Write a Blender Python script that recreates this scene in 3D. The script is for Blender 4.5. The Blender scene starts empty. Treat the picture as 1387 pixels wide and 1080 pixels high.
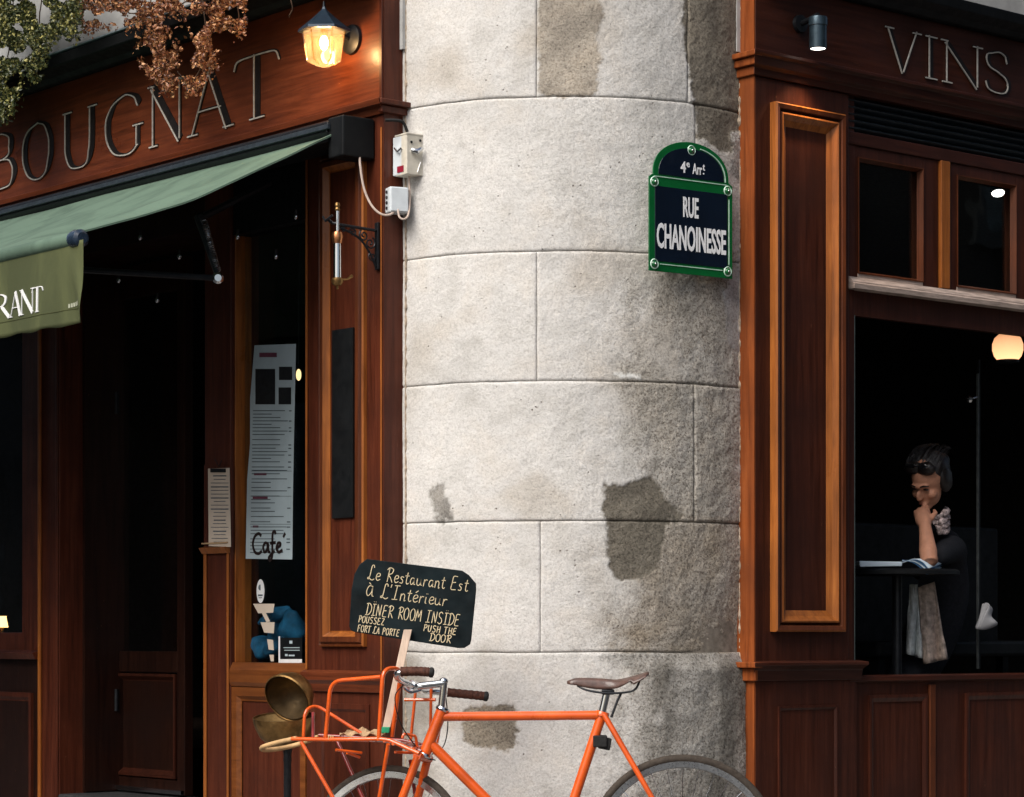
import bpy, bmesh, math, random
from mathutils import Vector, Matrix, noise
random.seed(7)
SC = bpy.context.scene
COL = SC.collection
R = math.radians
# ------------------------------------------------------------------ camera, sky, sun, exposure
EYE, F = 1.09, 3430.0
cam = bpy.data.cameras.new('camera'); camo = bpy.data.objects.new('camera', cam); COL.objects.link(camo)
camo.location = (0, 0, EYE); camo.rotation_euler = (R(90), 0, 0)
cam.sensor_width = 36; cam.lens = 36 * F / 1387; cam.shift_y = (862 - 540) / 1387; cam.clip_end = 500; cam.clip_start = .05
SC.camera = camo
SUN_AZ = math.atan2(-.63, -.78); SUN_EL = R(46)
w = bpy.data.worlds.new('World'); SC.world = w; w.use_nodes = True
wn = w.node_tree.nodes; bg = wn['Background']
sky = wn.new('ShaderNodeTexSky'); sky.sky_type = 'NISHITA'; sky.sun_disc = False
sky.sun_elevation = SUN_EL; sky.sun_rotation = SUN_AZ; sky.air_density = 1.0; sky.dust_density = 4.0; sky.ozone_density = .6
w.node_tree.links.new(sky.outputs[0], bg.inputs[0]); bg.inputs[1].default_value = .05
sd = Vector((math.sin(SUN_AZ) * math.cos(SUN_EL), math.cos(SUN_AZ) * math.cos(SUN_EL), math.sin(SUN_EL)))
sl = bpy.data.lights.new('sun', 'SUN'); sl.energy = 1.5; sl.angle = R(42); sl.color = (1, .965, .915)
so = bpy.data.objects.new('sun', sl); COL.objects.link(so); so.rotation_euler = sd.to_track_quat('Z', 'Y').to_euler()
SC.view_settings.view_transform = 'Standard'; SC.view_settings.look = 'None'
SC.view_settings.exposure = 1.38; SC.view_settings.gamma = 1; SC.view_settings.use_curve_mapping = False
# ------------------------------------------------------------------ coordinates
def W(px, py, Y): return Vector(((px - 693.5) * Y / F, Y, EYE + (862 - py) * Y / F))
AL = Vector((-.482, 9.492)); UL = Vector((-.641, .767)).normalized(); NL = Vector((-UL.y, UL.x)) * 1.0
AR = Vector((.914, 9.524)); UR = Vector((.767, .641)).normalized(); NR = Vector((UR.y, -UR.x))
class Facade:
    def __init__(f, A, U, N): f.A, f.U, f.N = A, U, N
    def __call__(f, s, o, z):
        p = f.A + f.U * s + f.N * o
        return Vector((p.x, p.y, z))
    def s(f, px, o=0):
        k = (px - 693.5) / F; a = f.A + f.N * o
        return (k * a.y - a.x) / (f.U.x - k * f.U.y)
    def z(f, px, py, o=0):
        p = f(f.s(px, o), o, 0); return EYE + (862 - py) * p.y / F
    def sz(f, px, py, o=0): return f.s(px, o), f.z(px, py, o)
LF = Facade(AL, UL, NL); RF = Facade(AR, UR, NR)
WF = Facade(Vector((0, 0)), Vector((1, 0)), Vector((0, -1)))
# ------------------------------------------------------------------ materials
def ramp(nt, fac, stops):
    r = nt.nodes.new('ShaderNodeValToRGB'); e = r.color_ramp.elements
    while len(e) < len(stops): e.new(.5)
    for i, (p, c) in enumerate(stops):
        e[i].position = p; e[i].color = (*c, 1) if len(c) == 3 else c
    nt.links.new(fac, r.inputs[0]); return r.outputs[0]
def newmat(name):
    m = bpy.data.materials.new(name); m.use_nodes = True
    return m, m.node_tree, m.node_tree.nodes['Principled BSDF']
def coords(nt, scale=(1, 1, 1), rot=(0, 0, 0)):
    g = nt.nodes.new('ShaderNodeNewGeometry')
    t = nt.nodes.new('ShaderNodeMapping'); t.inputs['Scale'].default_value = scale
    v = nt.nodes.new('ShaderNodeMapping'); v.inputs['Rotation'].default_value = rot
    nt.links.new(g.outputs['Position'], v.inputs[0]); nt.links.new(v.outputs[0], t.inputs[0]); return t.outputs[0]
def ntex(nt, vec, scale, detail=4, rough=.55, dist=0):
    n = nt.nodes.new('ShaderNodeTexNoise'); n.inputs['Scale'].default_value = scale
    n.inputs['Detail'].default_value = detail; n.inputs['Roughness'].default_value = rough; n.inputs['Distortion'].default_value = dist
    nt.links.new(vec, n.inputs['Vector']); return n.outputs[0]
def mixc(nt, a, b, fac, mode='MIX'):
    m = nt.nodes.new('ShaderNodeMix'); m.data_type = 'RGBA'; m.blend_type = mode
    for sock, v in ((0, fac), (6, a), (7, b)):
        if hasattr(v, 'links') or hasattr(v, 'is_linked'): nt.links.new(v, m.inputs[sock])
        else: m.inputs[sock].default_value = v if sock == 0 else (*v, 1)
    return m.outputs[2]
def bump(nt, b, h, strength, dist=.01, prev=None):
    n = nt.nodes.new('ShaderNodeBump'); n.inputs['Strength'].default_value = strength; n.inputs['Distance'].default_value = dist
    nt.links.new(h, n.inputs['Height'])
    if prev is not None: nt.links.new(prev, n.inputs['Normal'])
    if b is not None: nt.links.new(n.outputs[0], b.inputs['Normal'])
    return n.outputs[0]
def simple(name, c, rough=.5, metal=0, var=.25, scale=30, bs=.15, coat=0, emis=None, es=0, sc=(1, 1, 1)):
    m, nt, b = newmat(name); v = coords(nt, sc)
    n = ntex(nt, v, scale, 5)
    lo = tuple(x * (1 - var) for x in c); hi = tuple(min(1, x * (1 + var)) for x in c)
    nt.links.new(ramp(nt, n, [(.3, lo), (.7, hi)]), b.inputs['Base Color']); b.inputs['Specular IOR Level'].default_value = .5 if rough < .5 or metal else .2
    b.inputs['Metallic'].default_value = metal; b.inputs['Coat Weight'].default_value = coat
    rr = ntex(nt, v, scale * 2.3, 3)
    nt.links.new(ramp(nt, rr, [(.3, (rough * .8,) * 3), (.7, (min(1, rough * 1.2),) * 3)]), b.inputs['Roughness'])
    if bs: bump(nt, b, ntex(nt, v, scale * 4, 3), bs, .002)
    if emis: b.inputs['Emission Color'].default_value = (*emis, 1); b.inputs['Emission Strength'].default_value = es
    return m
def wood(name, c, grain='v', rot=0, rough=.40, coat=.10, worn=.5):
    """varnished mahogany; grain runs up (v) or along a facade (h, rot = its bearing)"""
    m, nt, b = newmat(name)
    sc = (42, 42, 2.2) if grain == 'v' else (2.2, 42, 42)
    v = coords(nt, sc, (0, 0, -rot)); v1 = coords(nt)
    g = ntex(nt, v, 1.0, 6, .65, .6)
    big = ntex(nt, v1, 3.2, 4)
    dk = tuple(x * .42 for x in c); hi = (min(1, c[0] * 1.45), min(1, c[1] * 1.6), min(1, c[2] * 1.6))
    col = ramp(nt, g, [(.28, dk), (.5, c), (.72, hi)])
    col = mixc(nt, col, tuple(x * .55 for x in c), ramp(nt, big, [(.42, (0, 0, 0)), (.68, (.7, .7, .7))]))
    sp = ntex(nt, coords(nt, (60, 60, 14) if grain == 'v' else (14, 60, 60), (0, 0, -rot)), 1.4, 4, .7)
    col = mixc(nt, col, (.42, .2, .1), ramp(nt, sp, [(.70, (0, 0, 0)), (.76, (worn, worn, worn))]))
    nt.links.new(col, b.inputs['Base Color'])
    nt.links.new(ramp(nt, big, [(.3, (rough * .7,) * 3), (.7, (rough * 1.5,) * 3)]), b.inputs['Roughness'])
    b.inputs['Coat Weight'].default_value = coat; b.inputs['Coat Roughness'].default_value = .2; b.inputs['Specular IOR Level'].default_value = .22
    bump(nt, b, g, .22, .002, bump(nt, None, sp, .25, .002))
    return m
def glassmat(name, tint=(.9, .95, .95), k=1.0):
    m = bpy.data.materials.new(name); m.use_nodes = True; nt = m.node_tree; nt.nodes.clear()
    o = nt.nodes.new('ShaderNodeOutputMaterial'); mx = nt.nodes.new('ShaderNodeMixShader')
    t = nt.nodes.new('ShaderNodeBsdfTransparent'); t.inputs[0].default_value = (*tint, 1)
    g = nt.nodes.new('ShaderNodeBsdfGlossy'); g.inputs['Roughness'].default_value = .02
    f = nt.nodes.new('ShaderNodeLayerWeight'); f.inputs[0].default_value = .5
    f5 = nt.nodes.new('ShaderNodeMath'); f5.operation = 'POWER'; f5.inputs[1].default_value = 5; nt.links.new(f.outputs['Facing'], f5.inputs[0])
    q = nt.nodes.new('ShaderNodeMath'); q.operation = 'MULTIPLY_ADD'; q.inputs[1].default_value = .9; q.inputs[2].default_value = .045 * k
    nt.links.new(f5.outputs[0], q.inputs[0]); nt.links.new(q.outputs[0], mx.inputs[0])
    nt.links.new(t.outputs[0], mx.inputs[1]); nt.links.new(g.outputs[0], mx.inputs[2]); nt.links.new(mx.outputs[0], o.inputs[0])
    if k == .9:      # moulded lamp glass scatters part of the bulb's light
        tl = nt.nodes.new('ShaderNodeBsdfTranslucent'); tl.inputs[0].default_value = (1, .8, .5, 1); m2 = nt.nodes.new('ShaderNodeMixShader'); m2.inputs[0].default_value = .09
        nt.links.new(t.outputs[0], m2.inputs[1]); nt.links.new(tl.outputs[0], m2.inputs[2]); nt.links.new(m2.outputs[0], mx.inputs[1])
    b1 = ntex(nt, coords(nt), 3, 2); bb = nt.nodes.new('ShaderNodeBump'); bb.inputs['Strength'].default_value = .08; bb.inputs['Distance'].default_value = .02
    nt.links.new(b1, bb.inputs['Height']); nt.links.new(bb.outputs[0], g.inputs['Normal'])
    return m
RL = math.atan2(UL.y, UL.x); RRt = math.atan2(UR.y, UR.x)
MAH = (.165, .042, .018)
M = dict(
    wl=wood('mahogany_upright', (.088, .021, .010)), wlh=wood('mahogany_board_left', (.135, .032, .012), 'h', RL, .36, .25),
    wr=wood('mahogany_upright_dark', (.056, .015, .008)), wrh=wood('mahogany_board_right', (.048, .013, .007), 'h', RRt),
    mo=wood('lit_honey_moulding', (.34, .105, .022), 'v', 0, .34, .18, .3), moh=wood('lit_honey_moulding_flat', (.2, .06, .015), 'h', RL, .34, .2),  # moulding wood lightened for the light it catches, partly for wear
    mor=wood('lit_honey_moulding_right', (.17, .055, .016), 'h', RRt, .3, .5), edge=wood('lit_edge_board', (.22, .055, .014), 'v', 0, .4, .12, .8),  # edge wood lightened to paint the light on the right return boards
    dark=simple('black_wood_and_shade', (.006, .007, .008), .6, 0, .3, 12), dkw=wood('dark_door_wood', (.022, .007, .004)),  # black also paints shade on the boards under the awning
    pale=simple('weathered_pale_sill', (.42, .33, .28), .6, 0, .35, 22, .4, 0, None, 0, (.6, .6, 5)),
    iron=simple('black_iron', (.02, .022, .026), .42, .6, .3, 40, .3), steel=simple('chrome', (.62, .64, .66), .16, 1, .06, 8, .02),
    alu=simple('wheel_rim_aluminium', (.62, .64, .66), .3, 1, .12, 60, .05),
    brass=simple('aged_brass', (.30, .18, .07), .45, 1, .5, 26, .35), copper=simple('copper_collar', (.5, .22, .1), .35, 1, .3, 30),
    glass=glassmat('window_glass'), lampglass=glassmat('lamp_glass', (1, .95, .86), .9),
    orange=simple('orange_bicycle_paint', (.72, .10, .008), .3, 0, .22, 11, .04, .7), red=simple('shaded_orange_paint', (.22, .014, .01), .35, 0, .2, 18, .05, .5),  # red is the orange paint darkened for the rack's shaded parts
    leather=simple('brown_saddle_leather', (.085, .045, .035), .42, 0, .4, 45, .35, .2), wrap=simple('brown_grip_wrap', (.075, .028, .018), .6, 0, .5, 90, .9, 0),
    rubber=simple('tyre_rubber', (.05, .04, .032), .8, 0, .3, 60, .4), tread=simple('dark_rubber', (.02, .02, .02), .7, 0, .3, 60, .3),
    board=simple('chalkboard_green_black', (.005, .010, .012), .85, 0, .6, 9, .15), chalk=simple('cream_chalk', (.66, .55, .36), .9, 0, .3, 200, 0),
    pinewood=simple('pale_stake_wood', (.60, .46, .36), .7, 0, .18, 14, .3, 0, None, 0, (6, 6, .8)), tan=simple('tan_wood_handle', (.55, .35, .17), .5, 0, .25, 18),
    kraft=simple('kraft_paper', (.45, .3, .17), .8, 0, .2, 20), green=simple('green_tape', (.02, .25, .12), .5),
    signg=simple('green_enamel', (.004, .115, .028), .16, 0, .12, 10, .03, .8), signb=simple('navy_enamel', (.004, .009, .02), .14, 0, .2, 8, .03, .8),
    white=simple('white_enamel', (.88, .89, .9), .3, 0, .04, 20, .05, .3), signhi=simple('pale_green_line', (.5, .72, .58), .3),
    plastic=simple('cream_plastic', (.62, .58, .49), .45, 0, .15, 25, .1), plasticw=simple('cool_white_plastic', (.62, .67, .7), .4, 0, .08, 25, .05),
    redlab=simple('dark_red_label', (.24, .012, .03), .5), cable=simple('pale_cable', (.5, .4, .34), .5, 0, .15, 40), rust=simple('rust_stain', (.25, .13, .07), .9),
    poster=simple('blue_white_poster', (.46, .56, .60), .55, 0, .10, 6, .05), ink=simple('grey_print', (.10, .13, .15), .7), inkr=simple('plum_print', (.16, .05, .08), .7),
    ink2=simple('dark_lettering', (.02, .012, .012), .6), menu=simple('ivory_menu_paper', (.66, .56, .46), .7, 0, .06, 8, .05), bluecl=simple('blue_cloth', (.012, .085, .17), .7, 0, .7, 14, .6),
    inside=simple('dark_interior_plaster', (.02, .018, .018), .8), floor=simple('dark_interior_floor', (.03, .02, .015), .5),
    skin=simple('skin', (.50, .24, .15), .5, 0, .12, 30, .08), hair=simple('dark_hair', (.008, .005, .004), .45, 0, .5, 60, .7, 0, None, 0, (1, 1, .3)),
    cloth=simple('black_clothing', (.015, .016, .02), .85, 0, .3, 60, .4), lin=simple('grey_linen', (.6, .64, .64), .9, 0, .2, 60, .6), knit=simple('beige_knit', (.5, .4, .34), .95, 0, .45, 45, 1.0),
    scarf=simple('mottled_scarf', (.5, .4, .38), .9, 0, .95, 70, .6), page=simple('magazine_page', (.66, .78, .86), .5, 0, .08, 10), pageb=simple('blue_page_edge', (.03, .12, .26), .4),
    pillow=simple('white_cotton', (.36, .36, .37), .9, 0, .1, 14, .4), lit_line=simple('painted_groove_light', (.43, .41, .37), .5, 0, .25, 70, .3),  # pale letter line paints the light caught by the groove edges
    groove=simple('painted_groove_shade', (.012, .010, .010), .5), asphalt=simple('asphalt', (.05, .05, .052), .9, 0, .4, 60, .6),
    pave=simple('granite_paving', (.2, .19, .18), .85, 0, .3, 25, .4), opp=simple('added_townhouse_render', (.07, .065, .06), .9, 0, .35, 1.2, .3),
    ustone=simple('upper_stone', (.42, .42, .41), .9, 0, .18, 9, .5), shut=simple('shutter_grey', (.10, .11, .11), .7))
def emit(name, c, s):
    m = bpy.data.materials.new(name); m.use_nodes = True; nt = m.node_tree; b = nt.nodes['Principled BSDF']
    b.inputs['Base Color'].default_value = (*c, 1); b.inputs['Emission Color'].default_value = (*c, 1); b.inputs['Emission Strength'].default_value = s
    return m
M['mid'] = wood('shaded_moulding', (.105, .028, .010)); M['filament'] = emit('lit_filament', (1, .62, .25), 18); M['lens'] = emit('lit_spot_lens', (1, .9, .8), 3)  # darker moulding copy paints the faces turned from the light
m, nt, b = newmat('lit_globe_glass')   # a globe that glows more strongly low down, where its bulb sits
g = nt.nodes.new('ShaderNodeNewGeometry'); sx = nt.nodes.new('ShaderNodeSeparateXYZ'); mr = nt.nodes.new('ShaderNodeMapRange')
nt.links.new(g.outputs['Position'], sx.inputs[0]); nt.links.new(sx.outputs[2], mr.inputs[0]); M['globe'] = m
mr.inputs[1].default_value = 2.31; mr.inputs[2].default_value = 2.42; mr.inputs[3].default_value = .8; mr.inputs[4].default_value = .30
nt.links.new(mr.outputs[0], b.inputs['Emission Strength']); b.inputs['Emission Color'].default_value = (1, .47, .22, 1); b.inputs['Base Color'].default_value = (.8, .5, .3, 1)
# awning fabric
def fabric(name, c, c2):
    m, nt, b = newmat(name); v = coords(nt)
    n = ntex(nt, coords(nt, (1, 1, .35)), 5, 5, .6, .5); f = ntex(nt, v, 260, 2)
    col = ramp(nt, n, [(.36, c2), (.56, c)]); col = mixc(nt, col, (.02, .05, .03), ramp(nt, ntex(nt, v, 38, 4), [(.66, (0, 0, 0)), (.8, (.3, .3, .3))]))
    nt.links.new(col, b.inputs['Base Color']); b.inputs['Roughness'].default_value = .8
    bump(nt, b, f, .3, .001, bump(nt, None, n, .35, .01)); return m
M['awn'] = fabric('faded_green_canvas', (.105, .17, .122), (.068, .115, .082)); M['val'] = fabric('olive_canvas', (.085, .098, .036), (.055, .066, .024))
# stone
m, nt, b = newmat('limestone'); M['stone'] = m
v = coords(nt); at = nt.nodes.new('ShaderNodeAttribute'); at.attribute_name = 'stain'
n1 = ntex(nt, v, 7, 6, .6); n2 = ntex(nt, v, 120, 6, .8); n3 = ntex(nt, v, 22, 4, .6); fine = ntex(nt, v, 190, 3, .7)
vo = nt.nodes.new('ShaderNodeTexVoronoi'); vo.inputs['Scale'].default_value = 42; nt.links.new(v, vo.inputs['Vector'])
col = mixc(nt, at.outputs['Color'], ramp(nt, n1, [(.3, (.84, .835, .82)), (.5, (1, 1, 1)), (.75, (1.0, .965, .92))]), 1.0, 'MULTIPLY')
spk = ramp(nt, n2, [(.38, (.20, .175, .15)), (.485, (.84, .83, .81)), (.60, (1.12, 1.12, 1.12))])
mul = nt.nodes.new('ShaderNodeMath'); mul.operation = 'MULTIPLY_ADD'; mul.inputs[1].default_value = .75; mul.inputs[2].default_value = .24; nt.links.new(at.outputs['Alpha'], mul.inputs[0])
col = mixc(nt, col, spk, mul.outputs[0], 'MULTIPLY')
pit = ramp(nt, vo.outputs['Distance'], [(.09, (1, 1, 1)), (.17, (0, 0, 0))])
pm = ramp(nt, ntex(nt, v, 11, 3), [(.57, (0, 0, 0)), (.66, (1, 1, 1))])
pp = mixc(nt, pit, pm, 1.0, 'MULTIPLY')
col = mixc(nt, col, (.20, .175, .15), pp); nt.links.new(col, b.inputs['Base Color']); b.inputs['Roughness'].default_value = .92
nb = bump(nt, None, n2, .0, .010); bn = nb.node; nt.links.new(mul.outputs[0], bn.inputs['Strength'])
nb = bump(nt, None, n3, .35, .012, nb); inv = ramp(nt, pp, [(0, (1, 1, 1)), (1, (0, 0, 0))]); bump(nt, b, inv, .7, .006, bump(nt, None, fine, .3, .002, nb))
def leafmat(name, a, b_, c):
    m, nt, b = newmat(name); at = nt.nodes.new('ShaderNodeAttribute'); at.attribute_name = 'tone'
    nt.links.new(ramp(nt, at.outputs['Fac'], [(0, a), (.5, b_), (1, c)]), b.inputs['Base Color']); b.inputs['Roughness'].default_value = .45
    b.inputs['Subsurface Weight'].default_value = 0; return m
M['leafg'] = leafmat('green_leaf', (.008, .016, .006), (.05, .065, .016), (.42, .38, .12)); M['leafr'] = leafmat('russet_leaf', (.04, .012, .008), (.22, .07, .025), (.70, .36, .16))
M['stem'] = simple('vine_stem', (.10, .06, .04), .8)
# ------------------------------------------------------------------ mesh tools
class MB:
    def __init__(s): s.v = []; s.f = []
    def add(s, vs, fs):
        k = len(s.v); s.v += [Vector(p) for p in vs]; s.f += [tuple(k + i for i in f) for f in fs]; return s
    def box(s, fr, s0, s1, o0, o1, z0, z1):
        return s.add([fr(a, b, c) for a in (s0, s1) for b in (o0, o1) for c in (z0, z1)],
                     [(0, 1, 3, 2), (4, 6, 7, 5), (0, 4, 5, 1), (2, 3, 7, 6), (0, 2, 6, 4), (1, 5, 7, 3)])
    def rings(s, fr, s0, s1, z0, z1, prof, cap=False):
        rr = [[fr(a, o, c) for a, c in ((s0 + d, z0 + d), (s1 - d, z0 + d), (s1 - d, z1 - d), (s0 + d, z1 - d))] for d, o in prof]
        vs = [p for r in rr for p in r]; fs = []
        for i in range(len(rr) - 1):
            for j in range(4): fs.append((4 * i + j, 4 * i + (j + 1) % 4, 4 * i + 4 + (j + 1) % 4, 4 * i + 4 + j))
        if cap: n = 4 * (len(rr) - 1); fs.append((n, n + 1, n + 2, n + 3))
        return s.add(vs, fs)
    def sweep(s, fr, s0, s1, prof, m0=0, m1=0):      # profile of (o, z) swept along the facade, mitred by m*o at the ends
        n = len(prof); vs = [fr(s0 - m0 * o, o, z) for o, z in prof] + [fr(s1 + m1 * o, o, z) for o, z in prof]
        return s.add(vs, [(i, (i + 1) % n, n + (i + 1) % n, n + i) for i in range(n)] + [tuple(range(n)), tuple(range(n, 2 * n))])
    def tube(s, pts, r, seg=10, closed=False, cap=True):
        pts = [Vector(p) for p in pts]; n = len(pts); rs = r if isinstance(r, (list, tuple)) else [r] * n
        up = None; vs = []; fs = []
        for i, p in enumerate(pts):
            a = pts[(i - 1) % n] if (closed or i > 0) else p; c = pts[(i + 1) % n] if (closed or i < n - 1) else p
            t = (c - a).normalized()
            if up is None: up = t.orthogonal().normalized()
            up = (up - t * up.dot(t)).normalized(); sd_ = t.cross(up)
            for k in range(seg):
                q = 2 * math.pi * k / seg; vs.append(p + (up * math.cos(q) + sd_ * math.sin(q)) * rs[i])
        for i in range(n if closed else n - 1):
            for k in range(seg):
                a = i * seg + k; b_ = i * seg + (k + 1) % seg; j = ((i + 1) % n) * seg
                fs.append((a, b_, j + (k + 1) % seg, j + k))
        if cap and not closed: fs += [tuple(range(seg)), tuple(range((n - 1) * seg, n * seg))]
        return s.add(vs, fs)
    def lathe(s, prof, org, axis=(0, 0, 1), seg=24, arc=2 * math.pi, a0=0, side=None):
        ax = Vector(axis).normalized(); u = Vector(side) if side else ax.orthogonal(); u = (u - ax * u.dot(ax)).normalized(); v_ = ax.cross(u); org = Vector(org)
        full = abs(arc - 2 * math.pi) < 1e-6; m_ = seg if full else seg + 1; vs = []; fs = []
        for r, h in prof:
            for k in range(m_):
                q = a0 + arc * k / seg; vs.append(org + ax * h + (u * math.cos(q) + v_ * math.sin(q)) * r)
        for i in range(len(prof) - 1):
            for k in range(seg): k2 = (k + 1) % m_; fs.append((i * m_ + k, i * m_ + k2, (i + 1) * m_ + k2, (i + 1) * m_ + k))
        return s.add(vs, fs)
    def plate(s, pts, n, t):      # polygon pts given a thickness t along n
        n = Vector(n) * t; k = len(pts); vs = [Vector(p) for p in pts] + [Vector(p) + n for p in pts]
        return s.add(vs, [tuple(range(k)), tuple(range(2 * k - 1, k - 1, -1))] + [(i, (i + 1) % k, k + (i + 1) % k, k + i) for i in range(k)])
    def blob(s, c, r, seg=16, rings_=10, M3=None):
        vs = []; fs = []
        for i in range(rings_ + 1):
            t = math.pi * i / rings_
            for k in range(seg):
                q = 2 * math.pi * k / seg; p = Vector((r[0] * math.sin(t) * math.cos(q), r[1] * math.sin(t) * math.sin(q), r[2] * math.cos(t)))
                if M3 is not None: p = M3 @ p
                vs.append(Vector(c) + p)
        for i in range(rings_):
            for k in range(seg): fs.append((i * seg + k, i * seg + (k + 1) % seg, (i + 1) * seg + (k + 1) % seg, (i + 1) * seg + k))
        return s.add(vs, fs)
    def build(s, name, mat, parent=None, smooth=False, bevel=0, root=None, merge=True):
        me = bpy.data.meshes.new(name); me.from_pydata(s.v, [], s.f)
        bm = bmesh.new(); bm.from_mesh(me)
        if merge: bmesh.ops.remove_doubles(bm, verts=bm.verts, dist=1e-6)
        bmesh.ops.recalc_face_normals(bm, faces=bm.faces)
        c = Vector((0, 0, 0))
        if parent is None and root is None:
            lo = Vector((min(v.co.x for v in bm.verts), min(v.co.y for v in bm.verts), min(v.co.z for v in bm.verts)))
            hi = Vector((max(v.co.x for v in bm.verts), max(v.co.y for v in bm.verts), max(v.co.z for v in bm.verts)))
            c = Vector(((lo.x + hi.x) / 2, (lo.y + hi.y) / 2, lo.z))
        else:
            q = parent
            while q is not None: c = c + Vector(q.location); q = q.parent
        bmesh.ops.translate(bm, verts=bm.verts, vec=-c)
        if smooth:
            for f in bm.faces: f.smooth = True
        bm.to_mesh(me); bm.free()
        mt = M[mat] if isinstance(mat, str) else mat
        me.materials.append(mt); o = bpy.data.objects.new(name, me); COL.objects.link(o)
        if parent is None: o.location = c
        else: o.parent = parent
        if smooth: me.set_sharp_from_angle(angle=R(40))
        if bevel:
            b_ = o.modifiers.new('bevel', 'BEVEL'); b_.width = bevel; b_.segments = 2; b_.limit_method = 'ANGLE'; b_.angle_limit = R(40)
        return o
def tag(o, label=None, cat=None, group=None, kind=None):
    for k, v_ in (('label', label), ('category', cat), ('group', group), ('kind', kind)):
        if v_: o[k] = v_
    return o
def thing(name, loc, label, cat, group=None):
    o = bpy.data.objects.new(name, None); COL.objects.link(o); o.location = loc; o.empty_display_size = .1
    return tag(o, label, cat, group)
def rnd(pts, r=.03, n=5, closed=False):             # round the corners of a polyline
    pts = [Vector(p) for p in pts]; out = []; N = len(pts)
    for i, p in enumerate(pts):
        if not closed and i in (0, N - 1): out.append(p); continue
        a, c = pts[i - 1], pts[(i + 1) % N]; da = min(r, (a - p).length * .45); dc = min(r, (c - p).length * .45)
        A = p + (a - p).normalized() * da; C = p + (c - p).normalized() * dc
        for k in range(n + 1):
            t = k / n; out.append(A * (1 - t) ** 2 + p * 2 * t * (1 - t) + C * t * t)
    return out
def spline(pts, n=6):                               # Catmull-Rom
    pts = [Vector(p) for p in pts]; out = []
    if len(pts) < 3: return pts
    P = [pts[0] * 2 - pts[1]] + pts + [pts[-1] * 2 - pts[-2]]
    for i in range(1, len(P) - 2):
        a, b_, c, d = P[i - 1:i + 3]
        for k in range(n):
            t = k / n; out.append(.5 * ((2 * b_) + (c - a) * t + (2 * a - 5 * b_ + 4 * c - d) * t * t + (3 * b_ - a - 3 * c + d) * t ** 3))
    return out + [pts[-1]]
# flat lettering: strokes are 2-D polylines with widths; P maps (x, y, h) to the surface
def ribbon(mb, pts, w_, P, h0, h1, closed=False):
    pts = [Vector((p[0], p[1])) for p in pts]; n = len(pts); ws = w_ if isinstance(w_, list) else [w_] * n; vs = []
    for i, p in enumerate(pts):
        a = pts[i - 1] if (i > 0 or closed) else p; c = pts[(i + 1) % n] if (i < n - 1 or closed) else p
        t = (c - a); t = t.normalized() if t.length > 1e-9 else Vector((1, 0)); nn = Vector((-t.y, t.x)) * ws[i] / 2
        for q, h in ((p + nn, h1), (p - nn, h1), (p + nn, h0), (p - nn, h0)): vs.append(P(q.x, q.y, h))
    fs = []
    for i in range(n if closed else n - 1):
        a = 4 * i; b_ = 4 * ((i + 1) % n)
        fs += [(a, a + 1, b_ + 1, b_), (a, b_, b_ + 2, a + 2), (a + 1, a + 3, b_ + 3, b_ + 1)]
    if not closed: fs += [(0, 2, 3, 1), (4 * n - 4, 4 * n - 3, 4 * n - 1, 4 * n - 2)]
    mb.add(vs, fs)
TK, TN = .15, .034
def dens(st):
    """(points, w) -> dense points with widths; w None = calligraphic width from direction"""
    pts, w_ = st
    p = spline([(x, y, 0) for x, y in pts], 8) if len(pts) > 2 else [Vector((*pts[0], 0)).lerp(Vector((*pts[1], 0)), k / 6) for k in range(7)]
    ws = []
    for i in range(len(p)):
        t = (p[min(i + 1, len(p) - 1)] - p[max(i - 1, 0)]); t = t.normalized() if t.length > 0 else t
        ws.append(w_ if w_ is not None else TN + (TK - TN) * abs(t.y) ** 1.6)
    return p, ws
def ser(x, y, d=.11): return ([(x - d, y), (x + d, y)], TN)
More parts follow.
